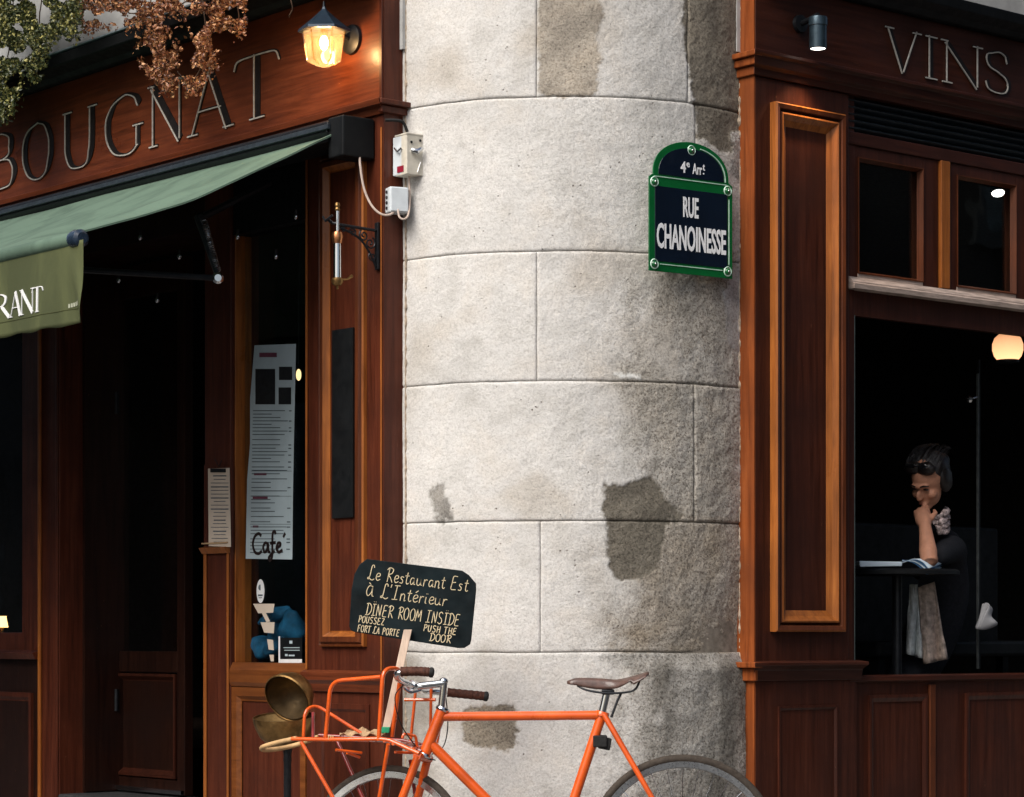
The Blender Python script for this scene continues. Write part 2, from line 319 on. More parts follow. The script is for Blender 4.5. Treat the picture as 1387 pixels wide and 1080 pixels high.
SERIF = {
 'B': (.72, [([(.16, 0), (.16, 1)], TK), ([(.04, .98), (.2, .98), (.38, .98), (.56, .9), (.6, .76), (.54, .6), (.36, .53), (.18, .53)], None), ([(.36, .53), (.58, .48), (.69, .28), (.58, .07), (.36, .02), (.04, .02)], None)]),
 'O': (.86, [([(.43, .99), (.2, .9), (.07, .68), (.05, .5), (.07, .32), (.2, .1), (.43, .01), (.66, .1), (.79, .32), (.81, .5), (.79, .68), (.66, .9), (.43, .99)], None)]),
 'U': (.9, [([(.16, .98), (.16, .5), (.17, .28), (.27, .07), (.46, .01), (.64, .07), (.74, .26), (.76, .5), (.76, .98)], None), ser(.16, .985), ser(.77, .985)]),
 'G': (.9, [([(.80, .78), (.73, .9), (.6, .97), (.44, .99), (.22, .9), (.08, .68), (.05, .5), (.09, .28), (.24, .08), (.46, .01), (.64, .04), (.76, .12)], None), ([(.77, .10), (.77, .44)], .10), ser(.77, .45, .12)]),
 'N': (.95, [([(.14, 0), (.14, .96)], TN), ([(.12, .98), (.83, .02)], TK), ([(.83, .02), (.83, 1)], TN), ser(.14, .015), ser(.08, .985, .08), ser(.83, .985)]),
 'A': (.95, [([(.1, 0), (.47, 1)], TN), ([(.45, .99), (.83, 0)], TK), ([(.22, .36), (.68, .36)], TN), ser(.1, .015), ser(.83, .015)]),
 'T': (.86, [([(.43, 0), (.43, .98)], TK), ([(.03, .80), (.1, .95), (.3, .975), (.56, .975), (.76, .95), (.83, .80)], TN), ser(.43, .015, .13)]),
 'V': (.9, [([(.1, 1), (.46, 0)], TK * .9), ([(.46, 0), (.8, 1)], TN), ser(.1, .985), ser(.8, .985)]),
 'I': (.4, [([(.2, 0), (.2, 1)], TK), ser(.2, .015, .13), ser(.2, .985, .13)]),
 'S': (.66, [([(.58, .76), (.52, .92), (.34, .99), (.14, .92), (.08, .76), (.16, .6), (.36, .5), (.54, .38), (.6, .22), (.5, .06), (.3, .01), (.12, .08), (.05, .26)], None)]),
 'R': (.86, [([(.16, 0), (.16, 1)], TK), ([(.04, .98), (.2, .98), (.4, .98), (.58, .88), (.61, .75), (.55, .6), (.38, .51), (.18, .51)], None), ([(.4, .5), (.78, .03)], TK), ser(.16, .015), ser(.8, .02, .08)]),
}
def carve(ch, P, wid, hgt, mbd, mbl, lit=(-.8, -.6), h=.0035, lw=.021):
    """one carved capital: groove shade painted as black strokes, its lit edge as a pale line; P(x, y, h), x to the right in metres"""
    W0, sts = SERIF[ch]; kx = wid / W0; d = Vector(lit)
    for st in sts:
        p, ws = dens(st); a = []; q = []
        for i, pt in enumerate(p):
            a.append((pt.x * kx, pt.y * hgt))
        ribbon(mbd, a, [x * hgt for x in ws], P, 0, h)
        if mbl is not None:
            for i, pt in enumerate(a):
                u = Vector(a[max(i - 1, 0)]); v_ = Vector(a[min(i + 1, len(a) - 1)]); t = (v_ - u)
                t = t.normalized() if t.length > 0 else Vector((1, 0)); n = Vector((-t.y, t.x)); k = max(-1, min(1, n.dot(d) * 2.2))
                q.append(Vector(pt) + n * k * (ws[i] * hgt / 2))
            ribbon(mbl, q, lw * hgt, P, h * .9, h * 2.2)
# single-stroke hand lettering
HAND = {
 'L': [[(.42, .84), (.36, 1.0), (.22, .98), (.18, .7), (.16, .3), (.10, .06), (.0, .08), (.06, .17), (.22, .06), (.40, .0), (.56, .10)]],
 'e': [[(.06, .24), (.36, .34), (.32, .5), (.14, .48), (.06, .22), (.2, .02), (.42, .12)]],
 'R': [[(.14, 0), (.18, .95)], [(.0, .82), (.2, .98), (.5, .88), (.42, .6), (.18, .5), (.36, .3), (.56, 0)]],
 's': [[(.34, .44), (.16, .48), (.1, .36), (.28, .22), (.24, .04), (.04, .06)]],
 't': [[(.2, .8), (.16, .2), (.26, .02), (.38, .1)], [(.02, .56), (.36, .58)]],
 'a': [[(.36, .46), (.14, .46), (.06, .2), (.18, .02), (.34, .2), (.36, .44), (.38, .08), (.5, .06)]],
 'u': [[(.04, .48), (.06, .12), (.2, .02), (.34, .16), (.36, .48), (.38, .1), (.5, .06)]],
 'r': [[(.06, .0), (.08, .48)], [(.08, .3), (.2, .46), (.34, .44)]],
 'n': [[(.06, 0), (.06, .48)], [(.06, .3), (.2, .48), (.34, .38), (.36, .02), (.46, .06)]],
 'i': [[(.1, .46), (.1, .08), (.2, .02)], [(.07, .66), (.1, .68)], [(.17, .67), (.2, .69)]],
 'é': [[(.06, .24), (.36, .34), (.32, .5), (.14, .48), (.06, .22), (.2, .02), (.42, .12)], [(.16, .66), (.34, .82)]],
 'À': [[(.48, .72), (.2, .74), (.06, .38), (.2, .06), (.42, .3), (.46, .7), (.5, .14), (.64, .06)], [(.14, .96), (.3, .84)]],
 "'": [[(.08, 1.02), (.04, .8)]],
 'I': [[(.25, .95), (.2, .03)], [(.05, .97), (.48, .99)], [(0, .02), (.42, .05)]],
 'E': [[(.5, .94), (.16, .92), (.12, .5), (.1, .06), (.5, .04)], [(.12, .5), (.42, .54)]],
 'D': [[(.14, 0), (.16, .96)], [(0, .9), (.3, .96), (.56, .7), (.54, .3), (.3, .04), (0, .02)]],
 'N': [[(.08, 0), (.1, .95)], [(.1, .95), (.46, .03)], [(.46, .03), (.48, .96)]],
 'O': [[(.28, .96), (.08, .8), (.04, .4), (.18, .04), (.4, .06), (.52, .4), (.46, .8), (.28, .96), (.2, .92)]],
 'M': [[(.04, 0), (.12, .95)], [(.12, .95), (.32, .3)], [(.32, .3), (.54, .95)], [(.54, .95), (.6, 0)]],
 'S': [[(.46, .84), (.3, .97), (.1, .84), (.14, .6), (.4, .42), (.44, .16), (.24, .02), (.04, .14)]],
 'P': [[(.12, 0), (.14, .96)], [(.02, .9), (.3, .98), (.48, .76), (.34, .5), (.14, .46)]],
 'U': [[(.08, .96), (.08, .3), (.24, .02), (.42, .2), (.46, .96)]],
 'Z': [[(.06, .94), (.46, .95)], [(.46, .95), (.06, .04)], [(.06, .04), (.5, .05)]],
 'F': [[(.12, 0), (.14, .95)], [(.14, .95), (.5, .97)], [(.13, .52), (.4, .54)]],
 'T': [[(.26, 0), (.26, .94)], [(0, .94), (.54, .97)]],
 'A': [[(.04, 0), (.26, .96)], [(.26, .96), (.5, .0)], [(.12, .36), (.42, .38)]],
 'H': [[(.08, 0), (.1, .96)], [(.46, 0), (.46, .96)], [(.08, .48), (.46, .5)]],
 'Ï': [[(.2, .92), (.2, .03)], [(.04, .93), (.4, .95)], [(.02, .02), (.38, .05)], [(.1, 1.12), (.13, 1.14)], [(.28, 1.13), (.31, 1.15)]],
}
HW = {'L': .55, 'e': .44, 's': .4, 't': .38, 'a': .5, 'u': .5, 'r': .36, 'n': .46, 'i': .22, 'é': .44, 'À': .72, "'": .16, 'I': .52, 'M': .7, ' ': .34, 'Ï': .44}
def hand(mb, txt, x, y, size, P, wd=.0022, kx=1.0, tilt=0.0, h=.001):
    for ch in txt:
        if ch in HAND:
            jx = random.uniform(-.03, .03)
            for st in HAND[ch]:
                p = spline([(a, b_, 0) for a, b_ in st], 5) if len(st) > 2 else [Vector((*st[0], 0)), Vector((*st[1], 0))]
                ribbon(mb, [((x + (q.x + jx + q.y * .08) * size * kx), (y + q.y * size + tilt * x)) for q in p], wd, P, 0, h)
        x += (HW.get(ch, .58) + .06) * size * kx
    return x
def fonttext(txt, name, mat, parent, P, x0, y0, wid, hgt, h0=.0012, bold=.0):
    cu = bpy.data.curves.new('t', 'FONT'); cu.body = txt; cu.size = 1; cu.extrude = .01; cu.offset = bold; cu.resolution_u = 3
    o = bpy.data.objects.new('t', cu); COL.objects.link(o); bpy.context.view_layer.update()
    me = bpy.data.meshes.new_from_object(o.evaluated_get(bpy.context.evaluated_depsgraph_get())); bpy.data.objects.remove(o)
    xs = [v_.co.x for v_ in me.vertices]; ys = [v_.co.y for v_ in me.vertices]
    a, b_ = min(xs), max(xs); c, d = min(ys), max(ys); mb = MB()
    mb.add([P(x0 + (v_.co.x - a) / (b_ - a) * wid, y0 + (v_.co.y - c) / (d - c) * hgt, h0 if v_.co.z > 0 else 0) for v_ in me.vertices], [tuple(p.vertices) for p in me.polygons])
    bpy.data.meshes.remove(me); return mb.build(name, mat, parent)

# ================================================================== GROUND AND STREET
g = MB().add([(-60, -40, 0), (60, -40, 0), (60, 60, 0), (-60, 60, 0)], [(0, 1, 2, 3)]).build('road', 'asphalt'); tag(g, kind='structure')
pv = MB()
def pavement():
    # one raised sheet round the corner building, kerb 0.12 high and 1.3 m out
    a = LF(12, 1.5, 0); b_ = LF(.9, 1.5, 0); c = Vector((.1, 7.75, 0)); d = RF(.9, 1.5, 0); e = RF(12, 1.5, 0); f = RF(12, -.3, 0); q = RF(-.2, -.6, 0); h_ = LF(-.2, -.6, 0); i_ = LF(12, -.3, 0)
    pv.plate([Vector((p.x, p.y, -.12)) for p in (a, b_, c, d, e, f, q, h_, i_)], (0, 0, 1), .004 + .12)
pavement(); tag(pv.build('pavement', 'pave'), kind='structure')

# ================================================================== STONE CORNER PIER
PC = Vector((.2075, 10.2)); PR_ = .9
def smooth(a, b_, x): t = max(0, min(1, (x - a) / (b_ - a))); return t * t * (3 - 2 * t)
def inpoly(x, y, P):
    r = False; j = len(P) - 1
    for i in range(len(P)):
        if (P[i][1] > y) != (P[j][1] > y) and x < (P[j][0] - P[i][0]) * (y - P[i][1]) / (P[j][1] - P[i][1]) + P[i][0]: r = not r
        j = i
    return r
PATCH = [  # outlines of stains and repairs (as read off the pier), colour, roughness
 ([(729, -40), (812, -40), (815, 20), (808, 45), (815, 75), (806, 130), (729, 130)], (.42, .375, .315), .55),
 ([(930, -40), (1010, -40), (1010, 100), (1008, 210), (975, 205), (955, 190), (943, 192), (940, 140), (933, 100), (928, 45)], (.23, .205, .165), .8),
 ([(818, 658), (850, 655), (882, 647), (896, 660), (905, 680), (928, 695), (922, 708), (902, 712), (898, 745), (893, 770), (870, 788), (835, 784), (822, 765), (820, 700)], (.20, .18, .145), .8),
 ([(581, 662), (600, 657), (608, 704), (592, 712)], (.36, .345, .32), .4),
 ([(629, 958), (697, 958), (698, 1008), (688, 1016), (640, 1016), (630, 1006)], (.36, .315, .25), .7),
 ([(990, 180), (1008, 178), (1010, 260), (985, 230), (995, 205)], (.5, .5, .48), .9),
 ([(835, 505), (870, 505), (870, 512), (835, 511)], (.6, .6, .58), .2),
 ([(980, 400), (1006, 330), (1008, 480), (985, 470)], (.45, .44, .43), .5),
]
def stain(px, py, p):
    n = noise.fractal(p * 3.1, 1, 2, 4); n2 = noise.fractal(p * 11 + Vector((5, 3, 1)), 1, 2, 3)
    base = Vector((.635, .622, .60)) * (1 + .10 * n)
    rough = .10 + .25 * smooth(650, 900, px + 80 * n)
    warm = smooth(.05, .45, noise.fractal(p * 2.3 + Vector((9, 1, 4)), 1, 2, 3)); base = base.lerp(Vector((.47, .43, .375)), warm * .6)
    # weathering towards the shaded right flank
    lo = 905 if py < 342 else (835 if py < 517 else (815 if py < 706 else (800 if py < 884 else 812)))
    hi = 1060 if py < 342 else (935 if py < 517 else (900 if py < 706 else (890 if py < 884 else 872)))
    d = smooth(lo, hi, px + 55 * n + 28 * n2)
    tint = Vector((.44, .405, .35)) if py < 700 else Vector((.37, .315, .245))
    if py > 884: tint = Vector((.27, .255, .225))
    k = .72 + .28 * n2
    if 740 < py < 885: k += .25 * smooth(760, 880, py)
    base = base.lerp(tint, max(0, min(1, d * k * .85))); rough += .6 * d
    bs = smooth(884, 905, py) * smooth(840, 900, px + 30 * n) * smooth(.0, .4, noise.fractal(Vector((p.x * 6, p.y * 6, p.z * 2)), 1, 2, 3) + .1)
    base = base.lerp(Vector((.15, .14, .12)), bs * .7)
    # darker tone low on the left edge, above the bicycle
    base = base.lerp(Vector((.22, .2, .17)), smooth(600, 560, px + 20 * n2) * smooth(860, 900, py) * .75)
    n5 = noise.fractal(p * 60, 1, 2, 3); jx, jy = px + 5 * n2 + 2.5 * n + 4 * n5, py + 4 * n5 + 5 * noise.fractal(p * 14 + Vector((2, 8, 3)), 1, 2, 3)
    rec = 0
    for P, c, r_ in PATCH:
        xs1 = [q[0] for q in P]; ys1 = [q[1] for q in P]
        if not (min(xs1) - 20 < jx < max(xs1) + 20 and min(ys1) - 20 < jy < max(ys1) + 20): continue
        cov = sum(inpoly(jx + a, jy + b2, P) for a, b2 in ((0, 0), (1, .4), (-1, .6), (.4, -1), (-.4, 1.2), (1.6, -.6), (-1.6, -.4))) / 7
        if cov > 0: base = base.lerp(Vector(c) * (1 + .25 * n2 + .3 * n), cov); rough = rough * (1 - cov) + r_ * cov; rec = cov * (-.0035 if c[0] < .4 else .0015)
    return base, max(0, min(1, rough)), rec
def onpier(px):      # angle of the pier surface seen at px
    k = (px - 693.5) / F; lo, hi = -1.2, 1.2
    for _ in range(30):
        m_ = (lo + hi) / 2; q = (PC.x + PR_ * math.sin(m_)) / (PC.y - PR_ * math.cos(m_))
        if q < k: lo = m_
        else: hi = m_
    return lo
pier = thing('stone_pier', (PC.x, PC.y, 0), 'rounded pale limestone corner pier with stains between the two wooden shopfronts', 'pier')
def zp(py): return EYE + (862 - py) * 9.33 / F
ys = [-760, -520, -300, -85, 133, 342, 517, 706, 884, 1100, 1290]
cut = {0: [], 1: [860], 2: [700], 3: [727, 933], 4: [943], 5: [727], 6: [941], 7: [732], 8: [], 9: [760]}
PH0, PH1 = R(-66), R(64)
def stone(ph0, ph1, z0, z1, idx, fine):
    step = .0062 if fine else .05
    nu = max(4, int((ph1 - ph0) * PR_ / step)); nv = max(3, int((z1 - z0) / step))
    us = [i / nu for i in range(nu + 1)]; vs_ = [j / nv for j in range(nv + 1)]
    mb = MB(); cols = []; Wm = (ph1 - ph0) * PR_; Hm = z1 - z0; off = random.uniform(-.0015, .0015); ch = idx * 7.3
    def pt(u, v_, e=0):
        ph = ph0 + (ph1 - ph0) * u; z = z0 + Hm * v_
        wob = lambda q: .0035 * noise.fractal(Vector((ph * 3.1, q * 9.7, 2)), 1, 2, 4)
        z += wob(idx + 1) * (1 - v_) + wob(idx) * v_; ph += .0022 * noise.noise(Vector((z * 7, ph * 2, idx)))* (1 if 0 < u < 1 or True else 0)
        p = Vector((PC.x + PR_ * math.sin(ph), PC.y - PR_ * math.cos(ph), z)); d = Vector((math.sin(ph), -math.cos(ph), 0))
        px = 693.5 + F * p.x / p.y; py = 862 - F * (z - EYE) / p.y
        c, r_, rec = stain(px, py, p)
        ed = min(u * Wm, (1 - u) * Wm, v_ * Hm, (1 - v_) * Hm); rr = .002 + .006 * max(0, noise.noise(p * 9 + Vector((ch, 0, 0)))) + .003 * r_
        lip = -(max(0, 1 - ed / rr) ** 2) * rr
        if z0 < .98 < 1.05 and idx == 8:   # bulging foot stone, heavier to the right
            t = smooth(830, 900, px); lip += .030 * t * smooth(1.0, .93, z / 1.03 if z > 0 else 0) * 1
        if idx == 7: lip -= .018 * smooth(860, 990, px) * smooth(zp(770), zp(884), z)
        nz = noise.fractal(p * 16, .9, 2, 4) * (.0008 + .0030 * r_) + noise.fractal(p * 3.5, 1, 2, 3) * .0025
        if fine: nz += noise.noise(p * 75) * (.0003 + .0021 * r_)
        return p + d * (off + lip + nz + rec), (c.x, c.y, c.z, r_)
    for v_ in vs_:
        for u in us: p, c = pt(u, v_); mb.v.append(p); cols.append(c)
    N = nu + 1
    for j in range(nv):
        for i in range(nu): a = j * N + i; mb.f.append((a, a + 1, a + N + 1, a + N))
    # sides turned back into the joint
    rim = [i for i in range(N)] + [j * N + nu for j in range(1, nv + 1)] + [nv * N + i for i in range(nu - 1, -1, -1)] + [j * N for j in range(nv - 1, 0, -1)]
    k0 = len(mb.v)
    for r_ in rim:
        p = mb.v[r_]; d = (Vector((PC.x, PC.y, p.z)) - p).normalized(); mb.v.append(p + d * .05); cols.append((.12, .10, .08, .6))
    for i in range(len(rim)): a, b_ = rim[i], rim[(i + 1) % len(rim)]; mb.f.append((a, k0 + i, k0 + (i + 1) % len(rim), b_))
    me = bpy.data.meshes.new('stone'); c0 = Vector((PC.x, PC.y, 0)); me.from_pydata([p - c0 for p in mb.v], [], mb.f)
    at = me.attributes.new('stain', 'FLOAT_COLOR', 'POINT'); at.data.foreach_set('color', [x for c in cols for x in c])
    me.polygons.foreach_set('use_smooth', [True] * len(me.polygons)); me.materials.append(M['stone'])
    o = bpy.data.objects.new('stone', me); COL.objects.link(o); o.parent = pier
for i in range(len(ys) - 1):
    z1, z0 = zp(ys[i]), zp(ys[i + 1]); z0 = max(z0, .004); e = [PH0] + [onpier(x) for x in cut[i]] + [PH1]
    for a, b_ in zip(e, e[1:]): stone(a + .0008, b_ - .0008, z0 + .001, z1 - .001, i, 3 <= i <= 8)
MB().lathe([(PR_ - .014, .0), (PR_ - .014, zp(-760))], (PC.x, PC.y, 0), (0, 0, 1), 48, R(140), R(-70), (0, -1, 0)).build('mortar', simple('lime_mortar', (.20, .175, .145), .95, 0, .35, 40, .6), pier, True)

for sg2, px_ in ((-1, 549.5), (1, 1002.5)):      # ragged lime fillet where the boards meet the stone
    f_ = MB(); ph = onpier(px_); pts = []; rs = []
    for k in range(420):
        z = .02 + k * .0085; n_ = noise.noise(Vector((z * 38, sg2 * 4, 0))) + .6 * noise.noise(Vector((z * 9, sg2 * 7, 3))); q = ph - sg2 * .004 * n_; d = Vector((math.sin(q), -math.cos(q), 0))
        pts.append(Vector((PC.x, PC.y, z)) + d * (PR_ - .001)); rs.append(max(.0012, .0045 + .0045 * n_))
    f_.tube(pts, rs, 7).build('mortar_fillet', bpy.data.materials['rough_fillet'] if 'rough_fillet' in bpy.data.materials else simple('rough_fillet', (.36, .29, .22), .95, 0, .6, 45, .8), pier)

# ================================================================== BUILDING BEHIND: room, upper walls
C0 = LF(0, 0, 0)
rm = thing('interior_room', RF(2.5, -2.5, .6), 'dark cafe room seen through the door and the open window', 'room')
def L2(a, b_, z): p = AL + NL * -.16 + UL * a + UR * b_ + NR * 0; return Vector((p.x, p.y, z))
# inner room is the quadrant between both fronts
QC = Vector((.35, 10.05))
def Q(a, b_, z): p = QC + UL * a + UR * b_; return Vector((p.x, p.y, z))
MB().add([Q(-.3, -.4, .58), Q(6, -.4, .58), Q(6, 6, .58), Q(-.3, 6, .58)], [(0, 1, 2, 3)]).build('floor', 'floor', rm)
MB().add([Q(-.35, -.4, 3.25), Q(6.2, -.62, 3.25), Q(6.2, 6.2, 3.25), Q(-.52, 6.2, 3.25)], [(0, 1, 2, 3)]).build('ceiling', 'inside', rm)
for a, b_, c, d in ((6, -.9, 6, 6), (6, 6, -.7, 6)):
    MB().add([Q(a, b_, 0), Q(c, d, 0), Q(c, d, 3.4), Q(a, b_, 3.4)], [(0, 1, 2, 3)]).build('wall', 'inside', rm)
for fr, nm, lb, s0 in ((LF, 'left', 'pale stone upper wall above the wood fascia behind the creeper', -.02), (RF, 'right', 'pale stone upper wall above the dark fascia with carved capitals', -.02)):
    t = MB().box(fr, s0, 9, -.5, -.075, 3.3, 8.2).build('upper_wall', 'ustone'); tag(t, lb, 'wall')

# ================================================================== LEFT SHOPFRONT
sf = thing('wooden_shopfront', LF(1.5, 0, 0), 'mahogany cafe front with glazed door and carved fascia under the green awning', 'shopfront')
sL = LF.s; zL = LF.z
Z_CORN = zL(517, 137); Z_TOP = 3.56
MB().box(LF, 0.002, 4.6, -.12, 0, Z_CORN + .005, Z_TOP).build('fascia_board', 'wlh', sf, bevel=.002)
MB().box(LF, 0, .0175, .001, .008, Z_CORN + .005, Z_TOP).build('end_strip', 'wl', sf, bevel=.002)
MB().sweep(LF, 0, 4.6, [(-.1, Z_CORN - .05), (.012, Z_CORN - .05), (.022, Z_CORN - .03), (.045, Z_CORN - .022), (.05, Z_CORN), (.002, Z_CORN + .005), (-.1, Z_CORN + .005)], .8, 0).build('cornice', 'wlh', sf, bevel=.0015)
# the cornice profile also returns round the end board
MB().box(LF, -.045, -.001, -.10, .044, Z_CORN - .021, Z_CORN - .001).build('cornice_return', 'wl', sf, bevel=.004)
MB().box(LF, -.026, -.0015, -.10, .026, Z_CORN - .048, Z_CORN - .022).build('cornice_return', 'wl', sf, bevel=.004)
ZT = LF.z(126, 55, .205)
MB().sweep(LF, .0, 4.6, [(-.1, 3.562), (.03, 3.562), (.05, 3.58), (.11, 3.595), (.13, 3.62), (.2, ZT - .05), (.205, ZT - .006), (-.1, ZT)], 0, 0).build('top_cornice', 'dark', sf, bevel=.004)
MB().box(LF, 0, 4.6, .0, .212, ZT + .0005, ZT + .0065).build('zinc_capping', simple('zinc', (.30, .38, .42), .4, .5), sf)
# letters
def PLt(x0, z0): return lambda x, y, h: LF(x0 - x, .001 + h, z0 + y)
xs = {'B': (-14, 23), 'O': (33, 73), 'U': (84, 134), 'G': (145, 196), 'N': (202, 252), 'A': (256, 319), 'T': (317, 383)}
for ch, (a, b_) in xs.items():
    s0, s1 = sL(a), sL(b_); d_, l_ = MB(), MB()
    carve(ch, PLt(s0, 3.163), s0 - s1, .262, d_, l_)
    lt = d_.build('letter', 'groove', sf); l_.build('painted_lit_edge', 'lit_line', lt)
# pilaster beside the pier
s415 = sL(415)
MB().box(LF, 0.003, s415, -.12, -.001, 0, Z_CORN - .052).build('pilaster_board', 'wl', sf, bevel=.0015)
eb = MB(); n = 60        # end board scribed to the uneven stone
MB().box(LF, -.002, .002, -.10, -.0015, .0, Z_TOP).build('end_board', 'wl', sf)
sA, sB = sL(497), sL(437); zb = zL(470, 876)
PM = [(0, 0), (0, .016), (.005, .022), (.011, .016), (.018, .028), (.038, .028), (.054, .006), (.060, .006)]
MB().rings(LF, sA, sB, zb, 2.93, PM[:3]).build('outer_bead', 'mo', sf)
MB().rings(LF, sA, sB, zb, 2.93, PM[2:6]).build('panel_moulding', 'mid', sf, bevel=.0015)
MB().rings(LF, sA, sB, zb, 2.93, PM[5:]).build('inner_moulding', 'mo', sf, bevel=.0015)
MB().box(LF, sA + .06, sB - .06, -.0005, .0045, zb + .06, 2.87).build('panel', 'wl', sf)
MB().box(LF, s415 - .012, s415 - .002, 0, .008, .96, 2.95).build('bead', 'mo', sf, bevel=.003)
MB().box(LF, .006, .014, 0, .005, .96, 3.0).build('bead', 'mo', sf, bevel=.002)
zd = zL(470, 911)
MB().sweep(LF, -.003, s415, [(0, zd - .075), (.012, zd - .075), (.018, zd - .045), (.03, zd - .03), (.03, zd), (.01, zd + .008), (0, zd + .008)], .8, 0).build('dado_rail', 'wlh', sf, bevel=.002)
MB().rings(LF, sA - .02, sB + .02, .12, zd - .12, [(0, 0), (0, .006), (.02, .006), (.03, -.0005)]).build('lower_moulding', 'wl', sf)
# shop window
s312, s277 = sL(312), sL(277)
wb = zL(365, 898); wt = 2.72
MB().box(LF, s415, s312, -.12, -.022, 0.02, wb - .105).build('stall_board', 'wl', sf)
MB().rings(LF, s415 + .01, s312 - .005, .10, wb - .10, [(0, -.022), (0, -.002), (.035, -.002), (.05, -.016), (.056, -.016)]).build('stall_moulding', 'moh', sf)
MB().sweep(LF, s415, s312, [(-.1, wb - .098), (-.004, wb - .098), (.006, wb - .08), (.006, wb - .03), (-.01, wb), (-.1, wb)]).build('sill', 'moh', sf, bevel=.002)
wfr = MB().box(LF, s415, s415 + .012, -.1, -.012, wb, wt).box(LF, s312 - .006, s312, -.1, -.02, wb, wt)
MB().box(LF, s415, s312, -.1, -.014, wt, 3.0).build('transom_board', 'dark', sf)  # black colour stands in for awning shade on this board
wfr = wfr.build('window_frame', 'mo', sf, bevel=.002)
MB().box(LF, s415 + .01, s312 - .02, -.062, -.058, wb, wt).build('window_pane', 'glass', wfr)
# post between window and door
MB().box(LF, s312, s277, -.14, -.001, 0.02, 3.0).build('door_post', 'wl', sf, bevel=.003)
MB().box(LF, s277 - .022, s277 - .002, 0, .009, 0.02, zL(295, 742)).build('post_moulding', 'mo', sf, bevel=.004)
MB().box(LF, s312 + .004, s312 + .018, 0, .009, 0.02, zL(295, 742)).build('post_moulding', 'mo', sf, bevel=.004)
MB().sweep(LF, s312 + .001, s277 - .001, [(0, zL(295, 750)), (.014, zL(295, 750)), (.03, zL(295, 742)), (0, zL(295, 740))]).build('post_ledge', 'mo', sf)
# recessed door, ajar in shadow
OD = -.30; q = lambda px: LF.s(px, OD); dz0 = LF.z(200, 1074, OD)
s80, s53 = sL(80), sL(53)
MB().box(LF, s277 - .01, s80 + .01, OD - .06, .0, 0.02, dz0 - .006).build('door_step', 'asphalt', sf, bevel=.006)
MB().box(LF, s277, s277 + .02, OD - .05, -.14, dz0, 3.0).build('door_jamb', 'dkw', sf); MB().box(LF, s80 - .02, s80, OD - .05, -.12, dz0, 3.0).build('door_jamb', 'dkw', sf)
MB().box(LF, s277, s80, OD - .05, -.02, 2.78, 3.0).build('door_head', 'dkw', sf)  # head darkened in colour for the shade below the awning
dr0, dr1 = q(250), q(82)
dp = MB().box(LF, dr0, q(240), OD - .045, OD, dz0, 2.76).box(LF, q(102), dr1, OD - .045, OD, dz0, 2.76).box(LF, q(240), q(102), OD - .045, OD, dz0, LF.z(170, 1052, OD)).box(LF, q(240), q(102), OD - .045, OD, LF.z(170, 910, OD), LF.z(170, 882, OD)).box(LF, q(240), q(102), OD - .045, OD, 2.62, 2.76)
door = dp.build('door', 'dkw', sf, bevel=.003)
MB().rings(LF, q(238), q(104), LF.z(170, 1050, OD), LF.z(170, 912, OD), [(0, OD - .004), (.0, OD + .006), (.012, OD + .006), (.03, OD - .018), (.034, OD - .018)]).build('door_moulding', 'wr', door)
MB().box(LF, q(236), q(106), OD - .04, OD - .02, LF.z(170, 1048, OD), LF.z(170, 914, OD)).build('door_panel', 'dkw', door)
MB().box(LF, q(240), q(102), OD - .026, OD - .020, LF.z(170, 882, OD), 2.62).build('door_pane', 'glass', door)
MB().box(LF, dr0 + .003, dr1 - .01, OD, OD + .02, dz0 + .004, dz0 + .024).build('threshold_strip', 'steel', door, bevel=.002)
for z in (.75, 2.1): MB().tube([LF(s80 - .018, OD + .015, z), LF(s80 - .018, OD + .015, z + .1)], .012).build('hinge', 'iron', door, True)
# left post, far window
MB().box(LF, s80, s53, -.14, -.001, 0.02, 3.0).build('door_post', 'wl', sf, bevel=.003)
MB().box(LF, s53 - .026, s53 - .004, 0, .012, 0.02, 2.95).build('post_moulding', 'mo', sf, bevel=.004)
MB().box(LF, s80 + .004, s80 + .02, 0, .008, 0.02, 2.95).build('post_moulding', 'wl', sf, bevel=.004)
s25 = sL(27); zs = zL(20, 857)
MB().box(LF, s53, 4.6, -.12, -.02, 0.02, zL(20, 893)).build('stall_board', 'dkw', sf)
MB().rings(LF, sL(40), 3.5, .10, zL(20, 938), [(0, -.02), (0, -.006), (.02, -.006), (.035, -.018), (.04, -.018)]).build('stall_moulding', 'wl', sf)
MB().sweep(LF, s53, 4.6, [(-.1, zL(20, 893)), (.02, zL(20, 893)), (.035, zL(20, 884)), (-.02, zL(20, 880)), (-.1, zL(20, 880))]).build('sill', 'wl', sf, bevel=.002)
fw = MB().box(LF, s53, s25, -.1, -.012, zL(20, 880), 3.0).box(LF, s25, 3.6, -.1, -.012, zL(20, 880), zs).box(LF, s25, 3.6, -.1, -.012, 2.7, 3.0).box(LF, 3.6, 4.6, -.1, -.012, zL(20, 880), 3.0).build('window_frame', 'wl', sf, bevel=.003)
MB().box(LF, s25, 3.6, -.062, -.058, zs, 2.7).build('window_pane', 'glass', fw)
MB().box(LF, .003, 4.6, -.12, -.002, 3.0, Z_CORN - .052).build('head_board', 'dark', sf)  # coloured black to paint the shade beneath the awning

